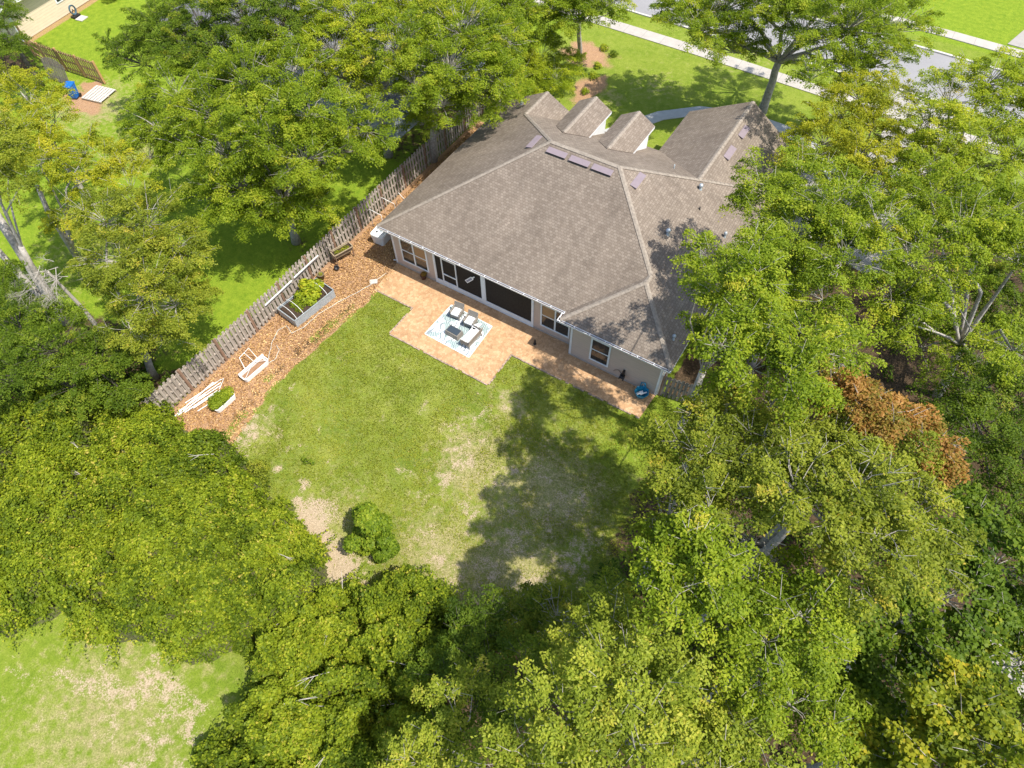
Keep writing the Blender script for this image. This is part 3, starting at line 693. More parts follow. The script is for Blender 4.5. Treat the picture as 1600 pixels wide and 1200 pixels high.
# ---------------------------------------------------------------- things on and around the patio
# unlit white framed sign board hanging in front of the porch screen
sign_root = empty('sign_panel', (5.33, -.06, 0), 0, 'white framed paddle shaped sign hanging against the dark porch screen', 'sign')
pl = MB()
def pl_pt(u, v):  # diagonal board in the screen plane
    c, s = math.cos(R_(50)), math.sin(R_(50)); return (u * c - v * s, 0, 1.62 + u * s + v * c)
for (u0, u1, v0, v1) in [(-.42, .22, -.11, .11)]:
    pts = [pl_pt(u0, v0), pl_pt(u1, v0), pl_pt(.34, -.035), pl_pt(.50, -.035), pl_pt(.50, .035), pl_pt(.34, .035), pl_pt(u1, v1), pl_pt(u0, v1)]
    vs = [(x, -.02, z) for x, _, z in pts] + [(x, .0, z) for x, _, z in pts]; n = 8
    pl.add(vs, [tuple(range(8)), tuple(range(15, 7, -1))] + [(i, n + i, n + (i + 1) % n, (i + 1) % n) for i in range(n)])
pl.build('board', MAT['white'], sign_root)
pi = MB(); pts = [pl_pt(-.36, -.055), pl_pt(.20, -.055), pl_pt(.20, .055), pl_pt(-.36, .055)]
pi.add([(x, -.024, z) for x, _, z in pts], [(0, 1, 2, 3)]); pi.build('inset', simple('blue_grey_inset', (.22, .25, .33), .5), sign_root)
sign_root.name = 'hanging_sign'

def rug_mat():
    m, n, l, p = new_mat('leaf_pattern_rug')
    v = coord(n, l, 1)
    w = n.new("ShaderNodeTexWave"); w.wave_type = 'BANDS'; w.inputs['Scale'].default_value = 1.1; w.inputs['Distortion'].default_value = 14; w.inputs['Detail'].default_value = 1.5; w.inputs['Detail Scale'].default_value = .9; l.new(v, w.inputs[0])
    a = ramp(n, l, w.outputs['Fac'], [(.0, 1.0), (.22, 1.0), (.34, 0.0)])
    big = noise(n, l, v, 1.5, 1, .5)
    msk = ramp(n, l, big, [(.50, 0.0), (.53, .95)])
    w2 = n.new("ShaderNodeTexWave"); w2.wave_type = 'BANDS'; w2.bands_direction = 'DIAGONAL'; w2.inputs['Scale'].default_value = 5; w2.inputs['Distortion'].default_value = 5; w2.inputs['Detail'].default_value = 0; l.new(v, w2.inputs[0])
    lf = ramp(n, l, w2.outputs['Fac'], [(.25, (.15, .21, .21)), (.6, (.40, .48, .47))])
    col = mix(n, l, a, (.80, .81, .80), (.24, .28, .30))
    col = mix(n, l, msk, col, lf)
    l.new(col, p.inputs['Base Color']); p.inputs['Roughness'].default_value = .9
    return m
rugm = MB(); rugm.prism([(4.53, -3.45), (7.47, -3.52), (7.38, -1.13), (4.60, -1.02)], .0205, .034)
rug = rugm.build('outdoor_rug', rug_mat()); tag(rug, 'white outdoor rug with blue green leaf pattern on the patio', 'rug')
eb = MB()
rp = [(4.53, -3.45), (7.47, -3.52), (7.38, -1.13), (4.60, -1.02)]
for i in range(4): eb.bar((*rp[i], .033), (*rp[(i + 1) % 4], .033), .05, .012)
eb.build('border', simple('pale_blue_binding', (.62, .70, .70), .9), rug)

def wicker_chair(loc, rz, label, wid=.62, group='wicker seats on the patio rug', cat='chair', name='wicker_chair'):
    """front faces local -y"""
    t = empty(name, loc, rz, label, cat, group); w = wid / 2; d = .31
    b = MB(); b.box(-w + .04, w - .04, -d, d - .06, .16, .33); b.build('base', MAT['wicker'], t, bevel=.02)
    lg = MB()
    for sx in (-1, 1):
        for sy in (-1, 1): lg = MB().bar((sx * (w - .06), sy * (d - .05) - .01, .0), (sx * (w - .06), sy * (d - .05) - .01, .17), .045, .045); lg.build('leg', MAT['wicker'], t)
    bk = MB(); m = 6
    pr = [(d - .07, .30), (d - .02, .50), (d + .05, .78), (d + .02, .80), (d - .06, .55), (d - .12, .32)]
    vs = [(-w, y, z) for y, z in pr] + [(w, y, z) for y, z in pr]
    bk.add(vs, [tuple(range(m)), tuple(range(2 * m - 1, m - 1, -1))] + [(i, m + i, m + (i + 1) % m, (i + 1) % m) for i in range(m)]); bk.build('backrest', MAT['wicker'], t, bevel=.015)
    for s in (-1, 1):
        am = MB(); x = s * (w - .03)
        am.bar((x, d - .04, .56), (x, -d + .02, .53), .06, .035); am.bar((x, -d + .03, .53), (x, -d + .03, .17), .05, .035); am.box(min(x - .02, x + .02), max(x - .02, x + .02), -d + .05, d - .1, .30, .5)
        am.build('armrest', MAT['wicker'], t, bevel=.01)
    nC = max(1, round(wid / .75)); cw = (wid - .12) / nC
    for k in range(nC):
        x0 = -w + .06 + k * cw; box(x0 + .006, x0 + cw - .006, -d - .01, d - .10, .33, .445).build('seat_cushion', MAT['cushion'], t, bevel=.035)
    return t
wicker_chair((5.35, -1.50, .034), R_(6), 'wicker armchair with white cushion at the left of the pair facing the lawn')
wicker_chair((6.33, -1.62, .034), R_(4), 'wicker armchair with white cushion between its twin and the love seat')
wicker_chair((6.98, -2.52, .034), R_(-93), 'two seat wicker love seat with white cushions on the house end of the rug', 1.22, cat='love seat', name='wicker_love_seat')
tb = empty('coffee_table', (5.93, -2.66, .034), R_(-3), 'low wicker coffee table with dark top in the middle of the rug', 'coffee table')
q = MB(); q.add([(-.44, -.27, 0), (.44, -.27, 0), (.44, .27, 0), (-.44, .27, 0), (-.40, -.24, .34), (.40, -.24, .34), (.40, .24, .34), (-.40, .24, .34)], [(0,3,2,1),(4,5,6,7),(0,1,5,4),(1,2,6,5),(2,3,7,6),(3,0,4,7)])
q.build('table_base', MAT['wicker'], tb, bevel=.01); box(-.36, .36, -.20, .20, .345, .36).build('table_top', MAT['dkglass'], tb, bevel=.004)
# side glass / white round item beside love seat
sp = empty('side_table', (6.83, -1.93, .034), 0, 'tiny white round side table tucked between armchair and love seat', 'side table')
MB().lathe([(.001, .0), (.13, .0), (.13, .02), (.02, .03), (.02, .42)], (0, 0, 0), 16).build('stem', MAT['white'], sp); MB().lathe([(.02, .42), (.18, .42), (.18, .445), (.001, .445)], (0, 0, 0), 20).build('table_top', MAT['white'], sp)
# pots
def foliage(name, pts_c, rad, n, leaf, pal, seed, parent=None, flat=.8):
    rng = np.random.default_rng(seed); c = np.array(pts_c, float); k = rng.integers(0, len(c), n)
    d = rng.normal(size=(n, 3)); d /= np.linalg.norm(d, axis=1)[:, None]; rr = rng.uniform(.35, 1, n) ** .6
    P = c[k] + d * rr[:, None] * rad * np.array([1, 1, flat]); N = d * .6 + np.array([0, 0, .7]) + rng.normal(size=(n, 3)) * .4
    return leaves(name, P, N, d + rng.normal(size=(n, 3)) * .5, leaf[0] * rng.uniform(.7, 1.2, n), leaf[1], rng.uniform(0, 1, n) * .6 + .4 * rng.uniform(0, 1, len(c))[k], LEAF[pal], parent)
def leaves(name, P, N, T, L, wr, tint, mat, parent=None):
    n = len(P); N = N / np.linalg.norm(N, axis=1)[:, None]
    T = T - (T * N).sum(1)[:, None] * N; T /= (np.linalg.norm(T, axis=1)[:, None] + 1e-9); B = np.cross(N, T)
    L = np.broadcast_to(L, (n,))[:, None]; w = L * wr
    v0 = P - T * L * .5; v2 = P + T * L * .5 - N * L * .12; v1 = P + B * w + N * L * .10; v3 = P - B * w + N * L * .10
    co = np.stack([v0, v1, v2, v3], 1).reshape(-1, 3).astype(np.float32)
    me = bpy.data.meshes.new(name); me.vertices.add(4 * n); me.vertices.foreach_set('co', co.ravel())
    me.loops.add(4 * n); me.loops.foreach_set('vertex_index', np.arange(4 * n, dtype=np.int32))
    me.polygons.add(n); me.polygons.foreach_set('loop_start', np.arange(0, 4 * n, 4, dtype=np.int32)); me.update()
    at = me.attributes.new('tint', 'FLOAT', 'FACE'); at.data.foreach_set('value', np.clip(tint, 0, 1).astype(np.float32))
    me.materials.append(mat); o = bpy.data.objects.new(name, me); C.objects.link(o)
    if parent: o.parent = parent
    return o

pt = empty('potted_plant', (2.1, -.22, .02), 0, 'small dark pot with dried plant on the patio under the left window', 'potted plant')
MB().lathe([(.001, 0), (.12, 0), (.17, .26), (.19, .27), (.19, .30), (.15, .30), (.14, .25), (.001, .25)], (0, 0, 0), 18).build('pot', MAT['terracotta'], pt, smooth=True)
foliage('leaves', [(0, 0, .38), (.06, .04, .42)], .15, 260, (.09, .3), 'rust', 4, pt)
sb = empty('garden_figure', (9.98, -.95, .02), 0, 'small dark ornament standing alone on the shaded patio', 'ornament')
MB().lathe([(.001, 0), (.09, 0), (.09, .03), (.035, .06), (.05, .14), (.065, .2), (.03, .27), (.045, .32), (.03, .37), (.001, .38)], (0, 0, 0), 12).build('body', MAT['black'], sb, smooth=True)
bk_ = empty('toddler_pool', (16.22, -.95, .02), 0, 'teal plastic toy slide basin against the house corner', 'toy basin')
MB().lathe([(.001, .02), (.22, .02), (.34, .34), (.38, .36), (.38, .32), (.25, .0), (.001, .0)], (0, 0, 0), 7).build('basin', MAT['teal'], bk_, bevel=.01)
MB().tube([(-.2, .2, .34), (-.2, .3, .62), (-.03, .32, .66), (.1, .26, .4)], .035, 8).build('handle', MAT['teal'], bk_, smooth=True)
MB().bar((-.2, -.15, .15), (.05, .05, .3), .14, .02).bar((.0, -.1, .2), (.22, .12, .3), .07, .02).build('insert', MAT['white_plastic'], bk_)
bk_.name = 'plastic_basin'
hr = empty('hose_reel', (15.0, -W_ - .02, 0), 0, 'black hose reel mounted low on the beige wing wall', 'hose reel')
MB().lathe([(.02, -.11), (.17, -.11), (.17, -.09), (.10, -.08), (.10, .08), (.17, .09), (.17, .11), (.02, .11)], (0, 0, 0), 16).build('reel', MAT['black'], hr)
hr.children[0].rotation_euler = (0, R_(90), 0); hr.children[0].location = (0, -.2, .5)
MB().box(-.05, .05, -.16, -.0, .42, .9).build('bracket', MAT['black'], hr)
MB().tube([(-.05, -.12, .62), (-.3, -.03, .70), (-.5, -.03, .55), (-.55, -.02, .42)], .012, 6).build('hose', MAT['black'], hr)
# ---------------------------------------------------------------- side yard garden
rb = empty('raised_bed', (-2.27, -5.22, 0), R_(-7), 'galvanised raised garden bed full of leafy vegetables with white hoops', 'raised bed')
rw, rl, rh = .72, 1.42, .56
pn_ = MB()
for a_, b_ in [((-rw, -rl), (rw, -rl)), ((rw, -rl), (rw, rl)), ((rw, rl), (-rw, rl)), ((-rw, rl), (-rw, -rl))]:
    A, B = Vector((*a_, 0)), Vector((*b_, 0)); L = (B - A).length; k = int(L / .035); d = (B - A) / k; o = Vector((d.y, -d.x, 0)).normalized()
    vs = []; fs = []
    for i in range(k + 1):
        w = (.012 if i % 2 else 0) if 0 < i < k else 0
        q = A + d * i + o * w; vs += [tuple(q), tuple(q + Vector((0, 0, rh)))]
        if i: fs.append((2 * i - 2, 2 * i, 2 * i + 1, 2 * i - 1))
    pn_.add(vs, fs)
pn_.build('side_panel', MAT['galv'], rb)
rm = MB()
for a_, b_ in [((-rw, -rl), (rw, -rl)), ((rw, -rl), (rw, rl)), ((rw, rl), (-rw, rl)), ((-rw, rl), (-rw, -rl))]: rm.bar((*a_, rh), (*b_, rh), .05, .03)
rm.build('rim', MAT['galv'], rb)
box(-rw + .02, rw - .02, -rl + .02, rl - .02, .3, .44).build('soil', MAT['soil'], rb)
for yy in (-1.25, -.78, .95):
    MB().tube([(-rw * math.cos(t), yy, rh + .42 * math.sin(t)) for t in np.linspace(0, math.pi, 13)], .014, 6).build('hoop', MAT['white_plastic'], rb)
foliage('leaves', [(-.2, .3, .65), (.25, .5, .75), (.0, .85, .8), (-.35, .75, .85), (.1, 0, .6), (-.4, 0, .6), (.3, .1, .55), (-.2, 1.1, .7), (-.5, .5, 1.0)], .36, 1500, (.17, .42), 'bright', 8, rb)
foliage('herb_leaves', [(-.3, -.35, .5), (.1, -.4, .5), (-.3, -.65, .48), (.2, -.7, .45)], .25, 700, (.09, .3), 'oak', 9, rb)

pb = empty('planter_box', (-2.9, -1.35, 0), R_(-18), 'wooden planter box on legs leaning near the wooden fence', 'planter')
pm = MB(); L_, Wd = .62, .26
pm.add([(-Wd * .6, -L_, .42), (Wd * .6, -L_, .42), (Wd * .6, L_, .42), (-Wd * .6, L_, .42), (-Wd, -L_, .78), (Wd, -L_, .78), (Wd, L_, .78), (-Wd, L_, .78)], [(0,3,2,1),(0,1,5,4),(1,2,6,5),(2,3,7,6),(3,0,4,7)])
pm.build('box', MAT['tanplanter'], pb)
rr_ = MB()
for a_, b_ in [((-Wd, -L_), (Wd, -L_)), ((Wd, -L_), (Wd, L_)), ((Wd, L_), (-Wd, L_)), ((-Wd, L_), (-Wd, -L_))]: rr_.bar((*a_, .79), (*b_, .79), .05, .03)
rr_.build('rim', MAT['tanplanter'], pb)
box(-Wd + .03, Wd - .03, -L_ + .03, L_ - .03, .60, .70).build('soil', MAT['soil'], pb)
for sx in (-1, 1):
    for sy in (-1, 1): MB().bar((sx * Wd * .8, sy * (L_ - .05), 0), (sx * Wd * .8, sy * (L_ - .05), .76), .05, .05).build('leg', MAT['fence_post'], pb)
foliage('leaves', [(0, -.3, .72), (0, 0, .72), (0, .3, .72)], .2, 260, (.07, .4), 'yellow', 12, pb, .4)

bp = empty('black_pump', (-2.75, -2.1, 0), 0, 'little black fallen pot beside the legs of the planter box', 'pot')
MB().lathe([(.001, 0), (.10, 0), (.14, .2), (.16, .2), (.15, .23), (.10, .22), (.001, .1)], (0, 0, 0), 14).build('pot', MAT['black'], bp, smooth=True)
bp.name = 'black_pot'; bp.rotation_euler = (R_(60), 0, R_(40)); bp.location = (-2.75, -2.15, .12)
st = empty('brown_pot', (-3.0, -3.25, 0), 0, 'short round brown pot on the mulch between raised bed and planter box', 'pot')
MB().lathe([(.001, 0), (.15, 0), (.19, .32), (.21, .33), (.21, .36), (.17, .36), (.16, .3), (.001, .3)], (0, 0, 0), 18).build('pot', simple('olive_pot', (.16, .13, .08), .7), st, smooth=True)
foliage('leaves', [(0, 0, .36)], .13, 60, (.06, .4), 'yellow', 3, st)
# low border cable/hose along the mulch
hs = MB(); random.seed(5)
path = [(-.05, -1.0), (-.25, -2.2), (-.6, -3.2), (-1.0, -4.2), (-1.35, -5.4), (-1.45, -6.6), (-1.7, -7.2), (-2.3, -6.95), (-2.5, -7.4), (-2.2, -8.2), (-1.75, -8.9), (-1.45, -9.4), (-1.25, -9.0), (-1.5, -8.4), (-1.95, -8.2)]
pp = []
for i in range(len(path) - 1):
    for t in np.linspace(0, 1, 6, endpoint=False): pp.append((path[i][0] * (1 - t) + path[i + 1][0] * t + random.uniform(-.02, .02), path[i][1] * (1 - t) + path[i + 1][1] * t + random.uniform(-.02, .02), .02))
hs.tube(pp, .017, 6); tag(hs.build('garden_hose', MAT['greenhose'], smooth=True), 'pale garden hose winding along the mulch to the white trough', 'hose')
# white trough with pvc frame
tr = empty('white_trough', (-1.62, -10.05, 0), R_(-5), 'empty white trough planter with a bent pvc frame on its rim', 'trough')
def rounded(w, l, r=.14, n=5):
    o = []
    for cx, cy, a0 in [(w - r, l - r, 0), (-w + r, l - r, 90), (-w + r, -l + r, 180), (w - r, -l + r, 270)]:
        for k in range(n): t = R_(a0 + 90 * k / (n - 1)); o.append((cx + r * math.cos(t), cy + r * math.sin(t)))
    return o
def trough(w, l, h, mat, parent, name='tub'):
    mb = MB(); A = rounded(w * .9, l * .95); B = rounded(w, l); Ci = rounded(w - .045, l - .045, .1); Di = rounded(w * .86, l * .92, .1)
    n = len(A); vs = [(x, y, 0) for x, y in A] + [(x, y, h) for x, y in B] + [(x, y, h) for x, y in Ci] + [(x, y, .12) for x, y in Di]
    fs = [tuple(range(n))[::-1], tuple(range(3 * n, 4 * n))]
    for k in range(3): fs += [(k * n + i, k * n + (i + 1) % n, (k + 1) * n + (i + 1) % n, (k + 1) * n + i) for i in range(n)]
    return mb.add(vs, fs).build(name, mat, parent)
trough(.27, .82, .30, MAT['white_plastic'], tr)
box(-.2, .2, -.7, .7, .13, .16).build('soil', simple('dry_trough_soil', (.28, .16, .09), .95, .3, 10), tr)
fr = MB(); a_ = [(-.25, -.7, .34), (-.25, .75, .34)]
fr.bar((-.24, -.80, .33), (-.24, .85, .33), .10, .05); fr.build('rail', MAT['white_plastic'], tr)
MB().tube([(-.24, -.35, .36), (-.72, -.15, .75), (-.80, .55, .78), (-.30, .50, .38)], .018, 6).tube([(-.75, .2, .77), (-.3, .25, .38)], .014, 6).tube([(.2, -.75, .3), (-.2, .2, .42), (.22, .75, .3)], .012, 6).build('pipe_frame', MAT['white_plastic'], tr)
# pile of pvc pipes
random.seed(11)
PI_ = [((-3.18, -13.95), (-2.62, -11.55)), ((-3.10, -14.25), (-2.95, -11.75)), ((-2.98, -13.75), (-2.48, -11.75)), ((-2.85, -13.8), (-2.35, -12.0)), ((-3.25, -13.4), (-2.75, -11.4)), ((-2.65, -13.4), (-2.25, -11.9)), ((-2.35, -13.4), (-2.05, -12.5)), ((-3.0, -14.1), (-2.7, -12.5))]
PL_ = ['white pipe lying second nearest the fence foot in the pile', 'white pipe reaching lowest toward the vine thicket', 'white pipe in the middle of the pile reaching toward the bent elbow', 'white pipe just on the fence side of the herb trough', 'white pipe lying closest against the fence foot',
       'white pipe with its upper end touching the herb trough', 'shortest white pipe half under the herb foliage', 'short white pipe crossing over the middle of the pile']
for i, (a_, b_) in enumerate(PI_):
    mb = MB().tube([(*a_, .03 + .014 * (i % 3)), (*b_, .04 + .02 * (i % 4))], .024 + .008 * (i % 2), 8)
    tag(mb.build('plastic_pipe', MAT['white_plastic']), PL_[i], 'pipe', 'white pipes piled on the mulch')
pj = MB().tube([(-2.95, -11.9, .06), (-2.62, -11.3, .10), (-2.35, -11.9, .08)], .02, 6)
tag(pj.build('pipe_elbow', MAT['white_plastic'], smooth=True), 'short bent white pipe at the top end of the pipe pile', 'pipe')
gp = empty('herb_trough', (-1.52, -12.35, 0), R_(-4), 'white trough planter overflowing with bushy green herbs beside the pipe pile', 'trough')
trough(.27, .62, .30, MAT['white_plastic'], gp)
foliage('herb_foliage', [(-.05, -.4, .42), (0, -.1, .48), (-.05, .2, .48), (-.1, .45, .42), (-.22, 0, .45), (-.25, -.3, .4)], .33, 5200, (.075, .32), 'oak', 21, gp)
# two white gutter rails fixed on the fence
for (y0, y1, z, lb) in [(-7.05, -4.95, 1.28, 'white planting rail on the fence, nearer the white trough'), (-4.75, -2.75, 1.32, 'white planting rail on the fence, nearer the planter box')]:
    gt = MB(); xx = -3.30
    prof = [(0, 0), (0, -.07), (.06, -.07), (.075, 0), (.065, 0), (.052, -.06), (.012, -.06), (.012, 0)]; n = len(prof)
    vs = [(xx + d, y, z + h) for y in (y0, y1) for d, h in prof]
    gt.add(vs, [(i, n + i, n + (i + 1) % n, (i + 1) % n) for i in range(n)] + [tuple(range(n))[::-1], tuple(range(n, 2 * n))])
    tag(gt.build('planting_rail', MAT['white_plastic']), lb, 'rail', 'white rails on the fence')
# white water tank at the house corner with pvc frame
tk = empty('water_tank', (-1.95, 1.15, 0), R_(4), 'white rounded water tub with fittings at the roof corner', 'water tub')
mbk = MB(); B0 = rounded(.46, .62, .16); B1 = rounded(.54, .70, .18); n = len(B0)
mbk.add([(x, y, 0) for x, y in B0] + [(x, y, .72) for x, y in B1] + [(x * .97, y * .97, .78) for x, y in B1], [tuple(range(n))[::-1], tuple(range(2 * n, 3 * n))] + [(k * n + i, k * n + (i + 1) % n, (k + 1) * n + (i + 1) % n, (k + 1) * n + i) for k in range(2) for i in range(n)])
mbk.build('tub', MAT['white_plastic'], tk)
MB().box(-.32, .3, -.5, .1, .781, .83).build('lid', MAT['white'], tk, bevel=.01)
MB().lathe([(.001, .9), (.1, .9), (.12, .83)], (.1, -.1, 0), 12).build('fitting', MAT['galv'], tk); MB().lathe([(.001, .88), (.06, .88), (.07, .83)], (-.12, -.32, 0), 10).build('fitting', MAT['black'], tk)
tt = empty('pipe_trellis', (-2.4, 2.7, 0), 0, 'thin white pipe trellis between fence and roof edge behind the tub', 'trellis')
MB().tube([(-.75, -1.0, 0), (-.75, -1.0, 1.35), (.15, -1.0, 1.3), (.15, -1.0, 0)], .018, 6).build('arch', MAT['white_plastic'], tt)
MB().tube([(-.75, .2, 0), (-.75, .2, 1.35), (.2, .2, 1.3), (.2, .2, 0)], .018, 6).build('arch', MAT['white_plastic'], tt)
MB().tube([(-.6, 1.2, 0), (-.6, 1.2, .8), (-.25, 1.2, 1.2), (.1, 1.2, .9), (.1, 1.2, 0)], .016, 6).build('arch', MAT['white_plastic'], tt)
pad = MB().prism(rounded(.22, .16, .05), 0, .05); o = pad.build('splash_block', MAT['kerb']); o.location = (-.25, -1.9, -.01); o.rotation_euler = (0, 0, .7); tag(o, 'small grey concrete splash block at the patio corner', 'splash block')

# ---------------------------------------------------------------- fences
def fence(name, pts, label, h=1.76, bay=2.3, mat='fence', postmat='fence_post', cat='fence', jitter=.03, gap=.19, pick=.14, seed=1, both=True):
    t = empty(name, (pts[0][0], pts[0][1], 0), 0, label, cat); ox, oy = pts[0]; random.seed(seed)
    P = [Vector((x - ox, y - oy, 0)) for x, y in pts]; seg = [(P[i + 1] - P[i]).length for i in range(len(P) - 1)]; tot = sum(seg)
    def at(s):
        s = max(0, min(tot - 1e-6, s))
        for i, L in enumerate(seg):
            if s <= L: return P[i] + (P[i + 1] - P[i]) * (s / L), (P[i + 1] - P[i]).normalized()
            s -= L
        return P[-1], (P[-1] - P[-2]).normalized()
    nb = max(1, round(tot / bay))
    for k in range(nb + 1):
        q, d = at(tot * k / nb); hh = h - .02 + random.uniform(-.04, .05)
        MB().bar(q, q + Vector((0, 0, hh)), .15, .10).build('post', MAT[postmat], t)
    for k in range(nb):
        mb = MB(); s0, s1 = tot * k / nb, tot * (k + 1) / nb
        a0, d = at(s0); a1, _ = at(s1); n = Vector((d.y, -d.x, 0))
        lean = random.uniform(-.03, .03)
        for z in (.28, .92, 1.52): mb.bar(a0 + Vector((0, 0, z)), a1 + Vector((0, 0, z)), .088, .09)
        s = s0 + .08; j = 0
        while s < s1 - .05:
            q, _ = at(s); side = (1 if j % 2 else -1) if both else 1
            hh = h + random.uniform(-jitter, jitter); o = n * (.056 * side) + n * random.uniform(-.004, .004); tl = d * random.uniform(-.012, .012) + n * lean
            w = pick + random.uniform(-.008, .006)
            a = q + o + Vector((0, 0, .04 + random.uniform(0, .03))); b = q + o + tl + Vector((0, 0, hh))
            mb.bar(a, b, .018, w, up=tuple(d)) if False else mb.add(
                [a - d * w / 2 - n * .009, a + d * w / 2 - n * .009, a + d * w / 2 + n * .009, a - d * w / 2 + n * .009,
                 b - d * w / 2 - n * .009 - Vector((0, 0, .03)), b + d * w / 2 - n * .009 - Vector((0, 0, .03)), b + d * w / 2 + n * .009 - Vector((0, 0, .03)), b - d * w / 2 + n * .009 - Vector((0, 0, .03)),
                 b - d * w * .25 - n * .009, b + d * w * .25 - n * .009, b + d * w * .25 + n * .009, b - d * w * .25 + n * .009],
                [(0, 3, 2, 1), (0, 1, 5, 4), (1, 2, 6, 5), (2, 3, 7, 6), (3, 0, 4, 7), (4, 5, 9, 8), (5, 6, 10, 9), (6, 7, 11, 10), (7, 4, 8, 11), (8, 9, 10, 11)])
            s += gap / (2 if both else 1) * 1.06 if both else gap; j += 1
        mb.build('board_panel', MAT[mat], t)
    return t
fence('wooden_fence', [(-3.64, -14.9), (-3.44, -10), (-3.42, -6), (-3.54, -2), (-3.60, 4), (-3.62, 9), (-3.78, 17)], 'long weathered grey board fence beside the mulch bed and house side', gap=.25)
fence('side_fence', [(16.98, -.42), (19.0, -.12), (22.6, .4)], 'short dark board fence from the house corner into the trees', mat='fence_dark', gap=.21, both=False, seed=4)
fence('back_fence', [(-3.6, -15.3), (4.4, -15.6), (9.6, -16.5), (13.4, -16.9)], 'low hidden board fence under the vine thicket', h=1.3, mat='fence_dark', gap=.25, seed=6) if False else None
fence('neighbour_fence', [(-40.0, 3.75), (-37.3, 2.75), (-34.2, 3.0), (-32.0, 3.2), (-30.2, 3.35)], 'tan and brown picket fence from the beige house across the lawn', mat='fence_tan', postmat='wood_new', gap=.25, both=False, seed=9, bay=2.0)
# leaning grey gate panel
gt = empty('fence_gate', (-34.4, 1.55, 0), R_(-28), 'weathered grey gate panel with arched top leaning by the blue bin', 'gate')
mb = MB(); random.seed(3)
for i in range(15):
    x = i * .155; hh = 1.45 + .32 * math.sin(math.pi * (i + .5) / 15) + random.uniform(-.02, .02); mb.box(x, x + .10, -.01, .012, .05, hh)
mb.build('board_panel', MAT['fence_dark'], gt)
MB().box(0, 2.3, .0121, .05, .35, .44).box(0, 2.3, .0121, .05, 1.2, 1.29).build('rail', MAT['fence_dark'], gt)
gt.rotation_euler = (R_(-12), 0, R_(6))

# recycling bin
rc = empty('recycling_bin', (-30.55, 1.05, 0), R_(25), 'blue wheeled recycling bin standing by the grey gate panel', 'bin')
mb = MB(); mb.add([(-.22, -.24, .08), (.22, -.24, .08), (.22, .22, .08), (-.22, .22, .08), (-.29, -.33, 1.0), (.29, -.33, 1.0), (.29, .33, 1.0), (-.29, .33, 1.0)], [(0,3,2,1),(4,5,6,7),(0,1,5,4),(1,2,6,5),(2,3,7,6),(3,0,4,7)])
mb.build('body', MAT['blueplastic'], rc, bevel=.03)
mb = MB(); mb.add([(-.31, -.37, 1.0), (.31, -.37, 1.0), (.31, .36, 1.0), (-.31, .36, 1.0), (-.27, -.30, 1.1), (.27, -.30, 1.1), (.27, .30, 1.12), (-.27, .30, 1.12)], [(0,3,2,1),(4,5,6,7),(0,1,5,4),(1,2,6,5),(2,3,7,6),(3,0,4,7)])
mb.build('lid', MAT['blueplastic'], rc, bevel=.02)
MB().bar((-.26, .40, 1.02), (.26, .40, 1.02), .04, .04).bar((-.2, .33, 1.0), (-.2, .4, 1.02), .03, .03).bar((.2, .33, 1.0), (.2, .4, 1.02), .03, .03).build('handle', MAT['blueplastic'], rc)
for s in (-1, 1):
    w_ = MB().lathe([(.001, -.03), (.12, -.03), (.13, 0), (.12, .03), (.001, .03)], (0, 0, 0), 16).build('wheel', MAT['black'], rc); w_.rotation_euler = (0, R_(90), 0); w_.location = (s * .27, .22, .13)
# pallet (slatted pale boards on ground)
pa = empty('wooden_pallet', (-29.3, 2.15, 0), R_(12), 'pale slatted pallet lying flat beside the blue bin', 'pallet')
mb = MB()
for i in range(7): mb.box(-.9 + i * .26, -.9 + i * .26 + .19, -.85, .85, .10, .13)
mb.build('slats', simple('pale_pallet_wood', (.52, .48, .42), .85, .15), pa)
MB().box(-.9, .85, -.85, -.76, 0, .099).box(-.9, .85, -.05, .05, 0, .099).box(-.9, .85, .76, .85, 0, .099).build('runner', MAT['tanplanter'], pa)

# AC unit and red lid at right side of house
ac = empty('air_conditioner', (17.95, 3.95, 0), 0, 'grey air conditioner unit on the ground by the right house wall', 'air conditioner')
box(-.38, .38, -.38, .38, .06, .78).build('body', MAT['ac'], ac, bevel=.03)
MB().lathe([(.001, .80), (.3, .80), (.33, .781)], (0, 0, 0), 24).build('fan_grille', MAT['galv'], ac); box(-.45, .45, -.45, .45, -.02, .058).build('pad', MAT['kerb'], ac)
wb_ = empty('wood_box', (17.55, 4.75, 0), 0, 'orange brown crate against the right house wall near the air conditioner', 'crate')
MB().box(-.25, .25, -.3, .3, .0, .5).build('body', MAT['wood_new'], wb_, bevel=.01); box(-.27, .27, -.32, .32, .501, .53).build('lid', MAT['wood_new'], wb_)
rd_ = empty('red_bucket', (17.95, 11.3, 0), 0, 'round red lidded tub beside the right eave near the garage', 'tub')
MB().lathe([(.001, 0), (.24, 0), (.30, .45), (.001, .45)], (0, 0, 0), 20).build('tub', MAT['red'], rd_, smooth=False); MB().lathe([(.32, .44), (.33, .50), (.2, .56), (.001, .58)], (0, 0, 0), 20).build('lid', MAT['red'], rd_, smooth=True)

